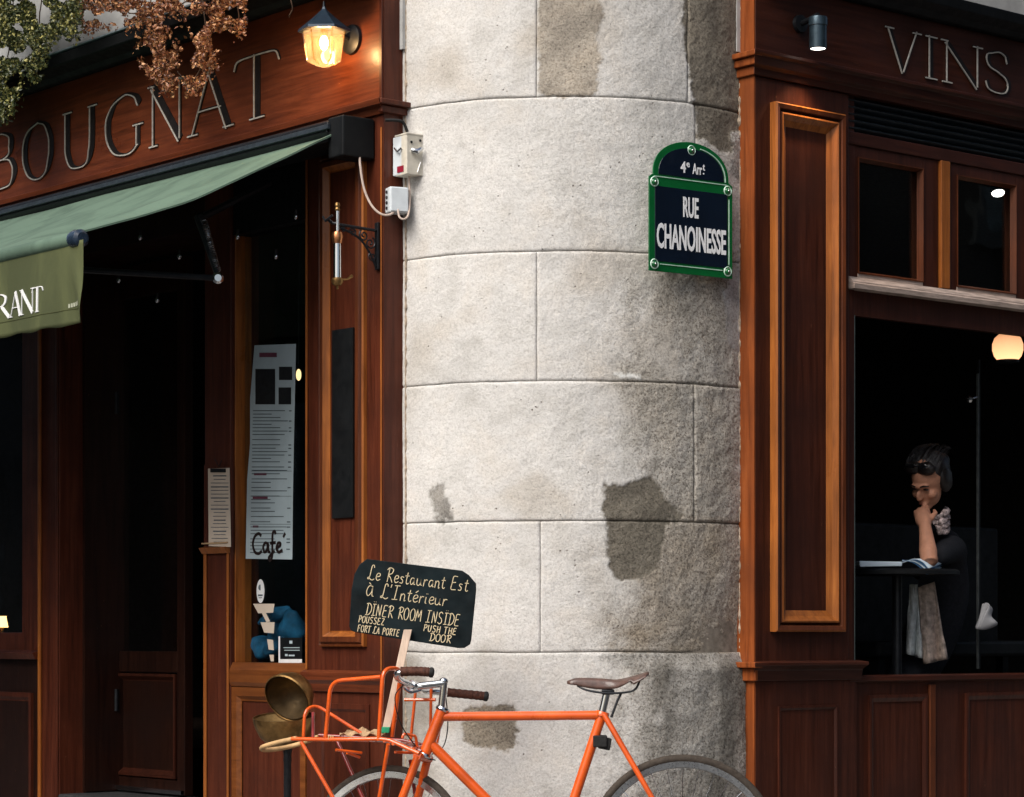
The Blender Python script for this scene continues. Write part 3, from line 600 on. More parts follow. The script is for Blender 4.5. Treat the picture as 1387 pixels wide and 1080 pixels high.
# ================================================================== AWNING
aw = thing('awning', LF(1.5, .1, 2.95), 'faded green canvas awning pulled out over the cafe door with lettered valance', 'awning')
hs0 = sL(457, .12); zh = Z_CORN - .055
MB().sweep(LF, hs0 + .02, 4.4, [(.005, zh - .015), (.12, zh - .005), (.15, zh - .02), (.155, zh - .06), (.13, zh - .09), (.005, zh - .10)]).build('housing', 'iron', aw, bevel=.004)
MB().box(LF, .05, hs0 + .02, .003, .15, zh - .16, zh - .008).build('housing_end', 'dark', aw, bevel=.006)
MB().sweep(LF, hs0, 4.4, [(.152, zh - .03), (.165, zh - .035), (.165, zh - .05), (.152, zh - .052)]).build('housing_lip', simple('dull_steel', (.12, .15, .18), .35, .8), aw)
FO, FZ = 1.146, 2.497; fs0 = LF.s(452, .14); fs1 = LF.s(110, 1.146)
def canopy_pt(s, t):      # t 0 at the wall, 1 at the front bar
    o = .14 + (FO - .14) * t; z = (zh - .075) + (FZ + .02 - (zh - .075)) * t
    sag = -.028 * math.sin(math.pi * t) * (1 + .4 * math.sin(s * 2.3)) + .007 * math.sin(s * 9 + t * 5) * math.sin(math.pi * t) + .006 * noise.noise(Vector((s * 2, t * 6, 3)))
    rip = .012 * math.exp(-((s - fs0 - .28 - .25 * t) / .06) ** 2) * math.sin(math.pi * t)
    return LF(s + (fs1 - fs0) * t * max(0, 1 - (s - fs0) / 1.2), o, z + sag + rip)
cm = MB(); NS, NT = 90, 30; row = [[canopy_pt(fs0 + (4.4 - fs0) * (i / NS) ** 1.3, j / NT) for i in range(NS + 1)] for j in range(NT + 1)]
up = Vector((NL.x * .43, NL.y * .43, .9)) * .002
cm.v = [p for r_ in row for p in r_]; cm.f = [(j * (NS + 1) + i, j * (NS + 1) + i + 1, (j + 1) * (NS + 1) + i + 1, (j + 1) * (NS + 1) + i) for j in range(NT) for i in range(NS)]
cano = cm.build('canopy', 'awn', aw, True); sm = cano.modifiers.new('thickness', 'SOLIDIFY'); sm.thickness = .002
hem = [canopy_pt(fs0 + .004, t / 20) + Vector((0, 0, .003)) for t in range(21)]; MB().tube(hem, .004, 6).build('hem', 'awn', cano, True)
MB().lathe([(0, 0), (.021, 0), (.028, .006), (.028, 4.1), (.0, 4.1)], LF(fs1 + .05, FO - .002, FZ), (UL.x, UL.y, 0), 20).build('front_bar', 'awn', aw, True)
MB().lathe([(0, -.01), (.02, -.01), (.032, .0), (.034, .03), (.030, .052), (0, .052)], LF(fs1, FO, FZ), (UL.x, UL.y, 0), 20).build('bar_end_cap', simple('dark_blue_plastic', (.02, .035, .06), .25), aw, True)
# valance with drape folds
vz0 = EYE + (862 - 441) * 9.0 / F; sv = LF.s(113, 1.158)
def val_pt(s, z, h=0):
    t = (FZ - .01 - z) / (FZ - .01 - vz0); d = s - sv + .0
    fold = .010 * t * math.sin(s * 13 + 1) * (.5 + .5 * math.cos(s * 3.1)) + .02 * t * math.exp(-((d - .10 + .12 * t) / .035) ** 2) + .006 * t * math.sin(s * 41) * math.exp(-d * 3)
    return LF(s, FO + .012 + fold + h, z)
vm = MB(); NS, NT = 220, 20
for j in range(NT + 1):
    for i in range(NS + 1): s_ = sv + (4.3 - sv) * (i / NS) ** 1.6; vm.v.append(val_pt(s_, FZ - .01 + (vz0 - FZ + .01) * j / NT + (.0 if j < NT else .003 * math.sin(s_ * 30))))
vm.f = [(j * (NS + 1) + i, j * (NS + 1) + i + 1, (j + 1) * (NS + 1) + i + 1, (j + 1) * (NS + 1) + i) for j in range(NT) for i in range(NS)]
va = vm.build('valance', 'val', aw, True); sm = va.modifiers.new('thickness', 'SOLIDIFY'); sm.thickness = .0015
st = MB(); st.tube([val_pt(sv + .002 + i * .02, vz0 + .055, .002) for i in range(80)], .0012, 4); st.build('hem_seam', simple('dark_stitching', (.05, .055, .02), .8), va)
OV = FO + .012
vs_ = lambda px: LF.s(px, OV)
tx = {'R': (-7, 15), 'A': (13, 31), 'N': (28, 48), 'T': (44, 61)}
for ch, (a, b_) in tx.items():
    s0, s1 = vs_(a), vs_(b_); d_ = MB(); zz = LF.z(30, 427.5, OV)
    carve(ch, (lambda S: (lambda x, y, h: val_pt(S - x, zz + y, .0015 + h)))(s0), s0 - s1, .092, d_, None)
    d_.build('letter', 'white', va)
tl = MB()
for k in range(6): tl.add([val_pt(vs_(92.5 + k * 2.7 + a), LF.z(100, 416, OV) + b_ + .001 * k, .0035) for a, b_ in ((0, 0), (2, 0), (2, .014), (0, .014))], [(0, 1, 2, 3)])
tl.build('maker_mark', simple('faded_white_print', (.42, .44, .34), .8), va)
# folding arm with spring
def arm_pt(px, py, Y): return W(px, py, Y)
ar = MB().tube([W(266, 294, 9.75), W(296, 378, 9.55)], .010, 10)
ar = ar.build('folding_arm', simple('grey_arm_metal', (.08, .09, .10), .35, .7), aw, True)
sp = MB(); a, b_ = W(276, 300, 9.74), W(294, 366, 9.58); ax = (b_ - a); L_ = ax.length; ax.normalize(); u = ax.orthogonal().normalized(); v2 = ax.cross(u)
sp.tube([a + ax * L_ * k / 400 + (u * math.cos(k * .45) + v2 * math.sin(k * .45)) * .013 for k in range(401)], .0022, 5); sp.build('spring', simple('spring_wire', (.3, .32, .34), .3, 1), ar, True)
for px, py, Y, r_ in ((272, 295, 9.76, .02), (295, 377, 9.55, .022)): MB().lathe([(0, -.012), (r_, -.012), (r_, .004), (r_ * .6, .012), (0, .012)], W(px, py, Y), (0.2, -1, 0), 18).build('arm_joint', 'steel' if py > 300 else 'iron', ar, True)
MB().tube([LF(.6, .1, 2.86), W(272, 295, 9.76)], .014, 8).build('upper_arm', 'iron', aw, True)
MB().tube([W(295, 377, 9.55), LF(1.0, FO - .03, FZ - .005)], .012, 8).build('fore_arm', 'iron', aw, True)
# little bulbs strung beneath the awning
for i, (px, py) in enumerate(((161, 380), (243, 348), (322, 321), (401, 294), (374, 348), (213, 407), (190, 322), (474, 290))):
    Y = 9.85 - .001 * (px - 300); c = W(px, py, Y)
    t = thing('fairy_light', c, ['clear bulb hanging lowest but one, nearest the valance end', 'clear bulb hanging beside the grey arm spring, to its left', 'clear bulb hanging just right of the grey arm spring', 'clear bulb hanging beneath the awning housing end', 'brightest clear bulb between the arm spring and the brass tube', 'ring shaped bulb hanging lowest below the awning', 'faint bulb hanging just under the green canvas edge', 'small bulb on the pilaster beside the brass tube top'][i], 'fairy light', 'small clear bulbs under the awning')
    MB().blob(c, (.009, .009, .011), 12, 8).build('bulb', 'steel', t, True)
    MB().tube([c + Vector((0, 0, .01)), c + Vector((0, 0, .028))], .005, 8).build('socket', 'tread', t, True)
# ================================================================== WALL LANTERN
lp = W(441, 52, 9.42); lan = thing('wall_lantern', W(478, 45, 9.6), 'lit glass coach lantern with black hipped roof on the brown fascia', 'lantern')
sx0 = sL(478)
plate_c = LF(sx0, .001, 3.36)
MB().lathe([(0, .0), (.058, .0), (.056, .012), (.04, .018), (0, .02)], plate_c, (NL.x, NL.y, 0), 28).build('wall_plate', 'iron', lan, True)
lc = LF(sx0, .135, 3.32)
MB().tube(rnd([LF(sx0, .01, 3.36), LF(sx0, .07, 3.375), LF(sx0, .10, 3.40), lc + Vector((0, 0, .09))], .03), .009).build('arm', 'iron', lan, True)
a6 = R(12)
MB().lathe([(.006, .145), (.010, .135), (.014, .130), (.050, .098), (.098, .060), (.100, .050), (.078, .050), (.0, .06)], lc, (0, 0, 1), 6, a0=a6).build('lantern_roof', simple('blue_black_paint', (.02, .035, .055), .35, .3), lan)
MB().tube([lc + Vector((0, 0, .13)), lc + Vector((0, 0, .165))], [.007, .004], 8).build('finial', 'iron', lan, True)
gl = MB().lathe([(.079, .050), (.063, -.062), (.03, -.078), (0, -.086)], lc, (0, 0, 1), 6, a0=a6).build('lantern_glass', 'lampglass', lan)
cg = MB()
for k in range(6):
    q0 = a6 + k * math.pi / 3; o_ = (Vector((0, 0, 1)).orthogonal().normalized()); v3 = Vector((0, 0, 1)).cross(o_); d = o_ * math.cos(q0) + v3 * math.sin(q0)
    cg.tube([lc + d * .080 + Vector((0, 0, .050)), lc + d * .064 + Vector((0, 0, -.062)), lc + d * .03 + Vector((0, 0, -.077))], .0028, 6)
cg.lathe([(.066, .03), (.069, .033), (.066, .036)], lc, (0, 0, 1), 6, a0=a6); cg.build('glass_ribs', glassmat('rib_glass', (1, .80, .55), 2.4), lan)
MB().blob(lc + Vector((0, 0, .008)), (.016, .016, .028)).build('bulb', 'filament', lan, True)
MB().tube([lc + Vector((0, 0, .06)), lc + Vector((0, 0, .034))], .014, 12).build('bulb_socket', 'brass', lan, True)
pl = bpy.data.lights.new('lantern_light', 'POINT'); pl.energy = 2.4; pl.color = (1, .62, .3); pl.shadow_soft_size = .03
po = bpy.data.objects.new('lantern_light', pl); COL.objects.link(po); po.location = Vector((0, 0, -.0)) + (lc - Vector(lan.location)); po.parent = lan
# ================================================================== ELECTRICAL BOXES + CABLES
def oriented(c, ux, n):      # box frame facing n
    ux = Vector((ux[0], ux[1])).normalized(); n = Vector((n[0], n[1])).normalized()
    return Facade(Vector((c.x, c.y)), ux, n)
e1 = thing('switch_box', W(552, 237, 9.5), 'cream metal switch box with red label on the pier corner', 'switch box')
fb = oriented(W(552, 0, 9.36), (.9, .43), (.43, -.9)); z0, z1 = W(552, 233, 9.4).z, W(552, 178, 9.4).z
fb = oriented(Vector((W(551, 0, 9.44).x, 9.44)), (.80, .60), (.6, -.8))
MB().box(fb, 0, .078, -.075, 0, z0, z1).build('casing', 'plastic', e1, bevel=.003)
MB().box(fb, -.002, .0805, -.078, .002, z1 - .002, z1 + .004).build('lid', 'plastic', e1, bevel=.001)
MB().tube([fb(.02, .003, z1 - .06), fb(.035, .016, z1 - .066), fb(.06, .016, z1 - .05)], [.008, .012, .006], 8).build('latch', 'steel', e1, True)
MB().tube([fb(.06, .004, z0 + .05), fb(.045, .004, z0 + .01)], .002, 6).build('seal_wire', 'white', e1)
fl = oriented(Vector((W(551, 0, 9.44).x, 9.44)), (-.62, .78), (-.78, -.62))
MB().box(fl, .002, .09, -.05, -.001, z0 + .004, z1 - .003).build('side_casing', 'plasticw', e1, bevel=.002)
MB().box(fl, .02, .06, .0, .0015, z0 + .012, z0 + .035).build('label', 'redlab', e1)
MB().tube([fl(.03, .003, z1 - .05), fl(.045, .01, z1 - .062), fl(.07, .006, z1 - .045)], .004, 6).build('handle', 'steel', e1, True)
for a, b_ in ((.02, .03), (.06, .02)): MB().lathe([(0, .002), (.005, .002), (.005, 0)], fb(a, .001, z1 - b_), (fb.N.x, fb.N.y, 0), 10).build('screw', 'iron', e1)
e2 = thing('junction_box', W(540, 285, 9.45), 'small white junction box with cable glands below the cream switch box', 'junction box')
f2 = oriented(Vector((W(528, 0, 9.45).x, 9.45)), (.93, .37), (.37, -.93)); z2, z3 = W(540, 284, 9.4).z, W(540, 249, 9.4).z
MB().box(f2, 0, .075, -.06, 0, z2, z3).build('casing', 'plasticw', e2, bevel=.005)
MB().box(f2, .004, .071, 0, .004, z2 + .004, z3 - .004).build('cover', 'plasticw', e2, bevel=.002)
for k in range(4): MB().lathe([(0, .003), (.006, .003), (.007, 0)], f2(-.001, -.03 + .0 * k, z2 + .018 + k * .02), (-.93, -.37, 0), 10).build('gland', 'iron', e2, True)
c1 = MB().tube(spline([W(487, 205, 9.5), W(488, 225, 9.48), W(493, 255, 9.47), W(503, 278, 9.46), W(516, 290, 9.45), W(528, 291, 9.45), W(537, 284, 9.47)], 8), .0045, 8).build('cable', 'cable'); tag(c1, 'pale pink cable looping from awning housing to the junction box', 'cable')
c2 = MB().tube(spline([W(539, 284, 9.46), W(541, 294, 9.45), W(547, 297, 9.45), W(553, 291, 9.47), W(555, 270, 9.49), W(554, 236, 9.49)], 8), .004, 8).build('cable', 'cable'); tag(c2, 'short pale cable curling under the junction box up to the switch box', 'cable')
c3 = MB().tube(spline([W(522, 163, 9.45), W(535, 163, 9.45), W(546, 166, 9.46), W(552, 179, 9.47)], 8), .006, 8).build('cable', 'tread'); tag(c3, 'black cable entering the top of the cream switch box', 'cable')
# ================================================================== IRON BRACKET + BRASS TUBE
bs = sL(513); br = thing('iron_bracket', LF(bs, 0, 2.6), 'ornate scrolled black iron bracket on the wooden pilaster', 'bracket')
zt = zL(513, 313)
MB().box(LF, bs - .011, bs + .011, .001, .012, zL(513, 366), zL(513, 302)).build('back_bar', 'iron', br, bevel=.002)
MB().tube([LF(bs, .01, zt), LF(bs, .215, zt + .006), LF(bs, .235, zt + .02)], .006, 8).build('arm', 'iron', br, True)
def scroll(c, r0, turns, a0, sgn, thick=.0035):
    return [LF(bs, c[0] + r0 * (1 - t * .8) * math.cos(a0 + sgn * t * turns * 6.283), c[1] + r0 * (1 - t * .8) * math.sin(a0 + sgn * t * turns * 6.283)) for t in [k / 30 for k in range(31)]]
sc_ = MB().tube(spline([LF(bs, .19, zt - .004), LF(bs, .13, zt - .02), LF(bs, .08, zt - .045), LF(bs, .04, zt - .09), LF(bs, .014, zt - .135)], 8), .0045, 6)
for c, r_, a, g_ in (((.12, zt - .018), .016, 0, 1), ((.07, zt - .024), .022, 1, -1), ((.04, zt - .05), .024, 2, 1), ((.03, zt - .1), .018, 1, -1), ((.165, zt - .012), .01, 0, 1)): sc_.tube([p for p in [LF(bs, c[0] + r_ * (1 - t * .8) * math.cos(a + g_ * t * 9), c[1] + r_ * (1 - t * .8) * math.sin(a + g_ * t * 9)) for t in [k / 30 for k in range(31)]]], .0032, 5)
sc_.build('scrollwork', 'iron', br, True)
MB().tube([LF(bs - .03, .235, zt + .03), LF(bs, .245, zt + .012), LF(bs + .03, .235, zt + .032)], .005, 6).build('hook', 'iron', br, True)
Yb = LF(bs, .2, 0).y; bt = W(457, 390, Yb); br2 = thing('brass_tube', bt, 'upright brass and steel tube held by the scrolled iron bracket', 'tube')
k_ = Yb / F
def tb(name, mt, prof): return MB().lathe([(r_ * k_ * 1.3, (390 - y) * k_) for r_, y in prof], bt, (0, 0, 1), 20).build(name, mt, br2, True)
tb('top_finial', 'brass', [(0, 274), (2.5, 275), (3, 279), (2, 281), (3, 284), (2.4, 286), (0, 286)])
tb('rod', 'steel', [(0, 285), (1.9, 285), (1.9, 316), (0, 316)])
tb('collar', 'copper', [(2, 313), (5, 315), (6, 320), (5.5, 325), (4.5, 330), (3, 331)])
tb('barrel', 'steel', [(0, 329), (4, 329), (4.2, 379), (0, 379)])
tb('base_cap', 'brass', [(4, 376), (6, 378), (6.2, 382), (4, 387), (1.5, 388), (1, 392), (0, 393)])
MB().tube([bt + Vector((.01, 0, .03)), bt + Vector((.035, .02, .034)), bt + Vector((.05, .05, .05))], [.004, .004, .007], 8).build('stay', 'brass', br2, True)
# narrow black board in the pilaster panel
nb_ = MB().box(LF, sL(482), sL(454), .006, .016, zL(468, 702), zL(468, 446)).build('slate_board', 'dark', None, bevel=.001); tag(nb_, 'narrow black slate board fixed in the pilaster panel', 'board')
# ================================================================== POSTER, MENU, STICKERS
OP = -.056
pf = lambda px, py: LF(LF.s(px, OP), OP, LF.z(px, py, OP))
po_ = thing('menu_poster', pf(365, 757), 'long pale blue printed menu poster lettered Café in the shop window', 'poster')
pcs = [(345, 468), (401, 466), (399, 560), (397, 660), (396, 758), (333, 757), (335, 650), (339, 600), (339, 540)]
MB().plate([pf(*p) for p in pcs], (NL.x, NL.y, 0), .001).build('sheet', 'poster', po_)
def pbar(mb, x0, x1, y, h, lift=.0018):
    sk = lambda y: (757 - y) / 290 * 6
    mb.add([LF(LF.s(x, OP), OP + lift, LF.z(x, yy, OP)) for x, yy in ((x0 + sk(y), y), (x1 + sk(y) * .6, y), (x1 + sk(y) * .6, y + h), (x0 + sk(y), y + h))], [(0, 1, 2, 3)])
pr = MB(); y = 556
while y < 752:
    x1 = random.choice((366, 372, 378, 384, 388)); 
    for _ in range(1): pbar(pr, 339, x1, y, 1.1)
    if random.random() < .35: pbar(pr, 388, 393, y, 1.6)
    y += random.choice((4.6, 4.6, 4.6, 7))
for y in (638, 672, 710): pbar(pr, 338, 394, y, .6)
pr.build('print', 'ink', po_)
for hb in ((346, 372, 478, 6), (342, 360, 641, 3), (341, 362, 673, 3), (342, 350, 712, 3)):
    pr = MB(); pbar(pr, *hb); pr.build('heading', 'inkr', po_)
pr = MB(); pbar(pr, 341, 370, 500, 48); pbar(pr, 373, 393, 497, 18); pbar(pr, 373, 392, 525, 23); pr.build('picture', simple('dark_picture', (.02, .022, .024), .5), po_)
CAF = [[(.34, .80), (.24, .90), (.10, .78), (.03, .48), (.10, .16), (.24, .08), (.36, .18)], [(.58, .46), (.48, .50), (.41, .34), (.45, .14), (.54, .20), (.585, .46), (.60, .16), (.67, .12)], [(.86, .84), (.82, .96), (.75, .86), (.74, .4), (.73, -.06), (.66, -.22), (.61, -.12), (.70, .02), (.82, .16)], [(.66, .48), (.86, .50)], [(.90, .28), (1.02, .36), (1.02, .46), (.94, .46), (.89, .26), (.97, .10), (1.10, .18)], [(1.20, .86), (1.13, .70)]]
pr = MB(); x0, y0 = 342, 750
for st in CAF:
    p = spline([(a, b_, 0) for a, b_ in st], 6) if len(st) > 2 else [Vector((*st[0], 0)), Vector((*st[1], 0))]
    s0 = LF.s(342, OP); z0 = LF.z(365, 752, OP); kk = (s0 - LF.s(387, OP)) / 1.2
    ribbon(pr, [(q.x * kk, q.y * .098) for q in p], .0125, (lambda x, y, h: LF(s0 - x, OP + .002 + h, z0 + y)), 0, .001)
pr.build('lettering', 'ink2', po_)
mn = thing('menu_board', LF(sL(297), .0, zL(297, 741)), 'small ivory paper menu clipped to a wooden post beside the door', 'menu')
mf = lambda px, py, o=.02: LF(LF.s(px, o), o, LF.z(px, py, o))
MB().plate([mf(279, 630, .004), mf(315, 632, .004), mf(316, 741, .004), mf(279, 741, .004)], (NL.x, NL.y, 0), .01).build('backing_board', 'wl', mn)
MB().plate([mf(282, 635), mf(311, 634), mf(313, 741), mf(283, 740)], (NL.x, NL.y, 0), .0012).build('paper', 'menu', mn)
pr = MB()
for i, y in enumerate(range(644, 738, 5)):
    h_ = random.choice((8, 9, 11, 12)); c = 297.5; pr.add([mf(c + a * h_, y + b_, .022) for a, b_ in ((-1, 0), (1, 0), (1, .9 if i % 3 else 1.6), (-1, .9 if i % 3 else 1.6))], [(0, 1, 2, 3)])
pr.build('print', 'ink', mn)
MB().plate([mf(287, 635, .0215), mf(306, 635, .0215), mf(306, 640, .0215), mf(287, 640, .0215)], (NL.x, NL.y, 0), .008).tube([mf(291, 622, .03), mf(296, 632, .028)], .0016, 6).tube([mf(300, 624, .03), mf(297, 632, .028)], .0016, 6).build('clip', 'iron', mn)
MB().box(LF, sL(315), sL(280), .0213, .026, zL(297, 737), zL(297, 735)).build('elastic', 'kraft', mn)
ov = thing('window_sticker', pf(353, 801), 'oval white sticker on the shop window below the long poster', 'sticker')
oc = (LF.s(353, OP), LF.z(353, 801, OP))
MB().plate([LF(oc[0] + .05 * math.cos(a) * .55 * 1.0, OP, oc[1] + .048 * math.sin(a)) for a in [k * math.pi / 16 for k in range(32)]], (NL.x, NL.y, 0), .001).build('disc', 'white', ov)
pr = MB(); pr.blob(LF(oc[0], OP + .002, oc[1] + .015), (.008, .0008, .012), 10, 6); pr.box(LF, oc[0] - .016, oc[0] + .016, OP + .001, OP + .0018, oc[1] - .02, oc[1] - .013).box(LF, oc[0] - .012, oc[0] + .012, OP + .001, OP + .0018, oc[1] - .028, oc[1] - .025); pr.build('emblem', 'ink', ov)
cd = thing('notice_card', pf(395, 898), 'black notice card with white edge in the lower window corner', 'card')
cardq = lambda pts, o: [LF(LF.s(a, o), o, LF.z(a, b_, o)) for a, b_ in pts]
MB().plate(cardq([(378, 864), (409.5, 864), (409.5, 898), (378, 898)], -.055), (NL.x, NL.y, 0), .001).build('card', 'dark', cd)
MB().plate(cardq([(377.5, 862), (379.5, 862), (379.5, 893), (409, 893), (409, 898), (377.5, 898)], -.0535), (NL.x, NL.y, 0), .001).build('white_edge', 'white', cd)
pr = MB()
for a, b_, c, d in ((384, 877, 406, 878), (385, 880.5, 406, 881.5), (386, 886, 389.5, 889), (391, 887, 399, 889), (392, 868, 396, 872)): pr.add(cardq([(a, b_), (c, b_), (c, d), (a, d)], -.0525), [(0, 1, 2, 3)])
pr.build('print', 'poster', cd)
# paper arrows taped down the glass
pa = thing('paper_strips', pf(366, 896), 'torn white paper labels taped one under another on the window', 'paper label')
for P in ([(343, 818), (372, 818), (370, 830), (350, 831)], [(355, 831), (360, 830), (366, 842), (361, 843)], [(353, 843), (372, 843), (371, 858), (358, 857)], [(362, 866), (370, 867), (371, 881), (364, 880)], [(365, 887), (371, 887), (371, 896), (367, 896)]):
    MB().plate(cardq(P, -.055), (NL.x, NL.y, 0), .0008).build('label_piece', 'menu', pa)
# blue cloth heap behind the glass
bc = MB()
for c, r_ in (((340, 880), (.055, .055, .035)), ((358, 876), (.055, .055, .05)), ((378, 868), (.055, .055, .07)), ((396, 852), (.055, .055, .085)), ((380, 836), (.055, .055, .045)), ((330, 888), (.045, .045, .02)), ((362, 838), (.05, .05, .02))):
    bc.blob(LF(LF.s(c[0], -.15), -.15, LF.z(c[0], c[1], -.15)), r_, 20, 12)
bo = bc.build('blue_cloth', 'bluecl', None, True); tag(bo, 'heap of blue cloth behind the shop window glass', 'cloth')
for v_ in bo.data.vertices: v_.co += Vector([noise.noise(v_.co * 14 + Vector((k * 7, 0, 0))) for k in range(3)]) * .03
MB_shelf = MB().box(LF, s415 + .02, s312 - .03, -.42, -.07, wb - .03, wb - .006).build('window_shelf', 'dark'); tag(MB_shelf, 'dark display shelf inside the shop window under the blue cloth', 'shelf')
wl_ = thing('wall_lamp', W(404, 510, 10.1), 'small glowing interior lamp behind the right edge of the poster', 'lamp')
MB().blob(LF(LF.s(404.5, -.3), -.3, LF.z(404, 508, -.3)), (.011, .011, .024)).build('bulb', emit('small_lit_bulb', (1, .66, .3), .8), wl_, True); MB().tube([LF(LF.s(404.5, -.3), -.3, LF.z(404, 500, -.3)), LF(LF.s(404.5, -.3), -.3, 3.24)], .003).build('cord', 'iron', wl_)
wl2 = thing('table_lamp', LF(LF.s(3, -.3), -.3, LF.z(3, 850, -.3)), 'warm lit lamp at the far left window', 'lamp')
MB().lathe([(.03, 0), (.02, .05), (.022, .055)], LF(LF.s(3, -.3), -.3, LF.z(3, 850, -.3)), (0, 0, 1), 16).build('shade', emit('warm_shade', (1, .55, .2), 1.6), wl2, True)
MB().tube([LF(LF.s(3, -.3), -.3, .6), LF(LF.s(3, -.3), -.3, LF.z(3, 850, -.3))], .008).build('stand', 'brass', wl2)

# ================================================================== RIGHT SHOPFRONT
rf = thing('wooden_shopfront', RF(1.0, 0, 0), 'dark mahogany wine bar front with open window and carved VINS fascia', 'shopfront')
sR = RF.s; zR = RF.z; ZC = 3.285; SE = 3.6
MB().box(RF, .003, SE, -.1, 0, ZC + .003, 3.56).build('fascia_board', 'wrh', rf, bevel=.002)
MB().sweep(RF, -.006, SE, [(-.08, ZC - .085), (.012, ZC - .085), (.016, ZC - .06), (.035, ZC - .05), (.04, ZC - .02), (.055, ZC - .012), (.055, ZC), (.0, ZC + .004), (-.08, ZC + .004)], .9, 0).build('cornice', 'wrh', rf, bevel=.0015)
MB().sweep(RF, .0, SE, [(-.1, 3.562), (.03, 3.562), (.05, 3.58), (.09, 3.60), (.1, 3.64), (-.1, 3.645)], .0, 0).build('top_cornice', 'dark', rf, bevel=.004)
for ch, (a, b_) in {'V': (1198, 1246), 'I': (1248, 1272), 'N': (1273, 1330), 'S': (1333, 1369)}.items():
    s0, s1 = sR(a), sR(b_); d_, l_ = MB(), MB()
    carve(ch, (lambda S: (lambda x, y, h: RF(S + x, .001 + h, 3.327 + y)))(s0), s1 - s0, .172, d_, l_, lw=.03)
    lt = d_.build('letter', 'groove', rf); l_.build('painted_lit_edge', 'lit_line', lt)
s1150 = sR(1150); zl = zR(1090, 897)
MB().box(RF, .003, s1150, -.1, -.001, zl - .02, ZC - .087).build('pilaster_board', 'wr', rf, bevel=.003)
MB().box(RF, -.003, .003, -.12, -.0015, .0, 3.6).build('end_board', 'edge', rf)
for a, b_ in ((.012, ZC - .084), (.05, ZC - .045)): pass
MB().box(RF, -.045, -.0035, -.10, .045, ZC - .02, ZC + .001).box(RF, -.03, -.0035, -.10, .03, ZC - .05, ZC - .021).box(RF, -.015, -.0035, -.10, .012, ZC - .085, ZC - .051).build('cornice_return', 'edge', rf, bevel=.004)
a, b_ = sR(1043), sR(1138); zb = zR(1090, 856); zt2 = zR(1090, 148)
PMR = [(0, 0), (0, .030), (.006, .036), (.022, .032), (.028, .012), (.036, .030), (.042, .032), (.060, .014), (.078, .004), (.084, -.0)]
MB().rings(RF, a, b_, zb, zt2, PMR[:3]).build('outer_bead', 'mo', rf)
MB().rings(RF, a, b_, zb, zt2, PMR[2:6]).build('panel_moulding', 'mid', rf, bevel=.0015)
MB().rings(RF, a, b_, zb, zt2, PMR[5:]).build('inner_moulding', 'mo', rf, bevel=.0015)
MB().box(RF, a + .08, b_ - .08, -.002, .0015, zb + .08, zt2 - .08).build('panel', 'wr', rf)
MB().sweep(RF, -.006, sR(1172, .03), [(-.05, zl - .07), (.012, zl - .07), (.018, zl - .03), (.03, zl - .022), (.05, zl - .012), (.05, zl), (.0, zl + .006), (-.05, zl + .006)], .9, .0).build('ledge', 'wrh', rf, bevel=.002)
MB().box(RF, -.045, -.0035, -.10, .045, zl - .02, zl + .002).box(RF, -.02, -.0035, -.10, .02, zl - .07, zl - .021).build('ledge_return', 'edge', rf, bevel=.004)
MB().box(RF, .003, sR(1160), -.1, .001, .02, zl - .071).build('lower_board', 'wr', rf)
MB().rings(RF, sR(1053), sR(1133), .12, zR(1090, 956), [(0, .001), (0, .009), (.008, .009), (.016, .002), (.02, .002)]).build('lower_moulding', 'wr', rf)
# big window opening
s1162 = sR(1162); zsill = zR(1250, 914); zhd = zR(1160, 426)
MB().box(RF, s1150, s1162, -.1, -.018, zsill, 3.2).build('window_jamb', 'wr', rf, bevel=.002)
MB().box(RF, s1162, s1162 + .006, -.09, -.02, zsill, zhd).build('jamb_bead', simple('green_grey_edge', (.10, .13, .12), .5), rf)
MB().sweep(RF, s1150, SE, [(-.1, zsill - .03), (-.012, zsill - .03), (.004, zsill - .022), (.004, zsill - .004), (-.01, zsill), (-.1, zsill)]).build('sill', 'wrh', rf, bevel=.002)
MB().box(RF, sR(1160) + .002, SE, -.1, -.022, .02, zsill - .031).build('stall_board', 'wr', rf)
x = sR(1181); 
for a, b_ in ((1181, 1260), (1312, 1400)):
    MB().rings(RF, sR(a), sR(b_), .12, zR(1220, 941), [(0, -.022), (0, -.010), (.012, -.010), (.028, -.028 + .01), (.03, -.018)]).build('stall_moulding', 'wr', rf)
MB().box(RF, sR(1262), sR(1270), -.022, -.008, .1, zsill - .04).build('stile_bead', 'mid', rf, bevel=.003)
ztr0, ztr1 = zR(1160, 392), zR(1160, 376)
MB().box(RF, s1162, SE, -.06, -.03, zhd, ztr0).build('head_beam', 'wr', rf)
MB().sweep(RF, s1150 + .01, SE, [(-.06, ztr0), (.018, ztr0), (.02, ztr0 + .02), (.012, ztr0 + .024), (.012, ztr0 + .03), (-.01, ztr1 + .004), (-.06, ztr1 + .004)]).build('transom_sill', 'pale', rf, bevel=.0015)
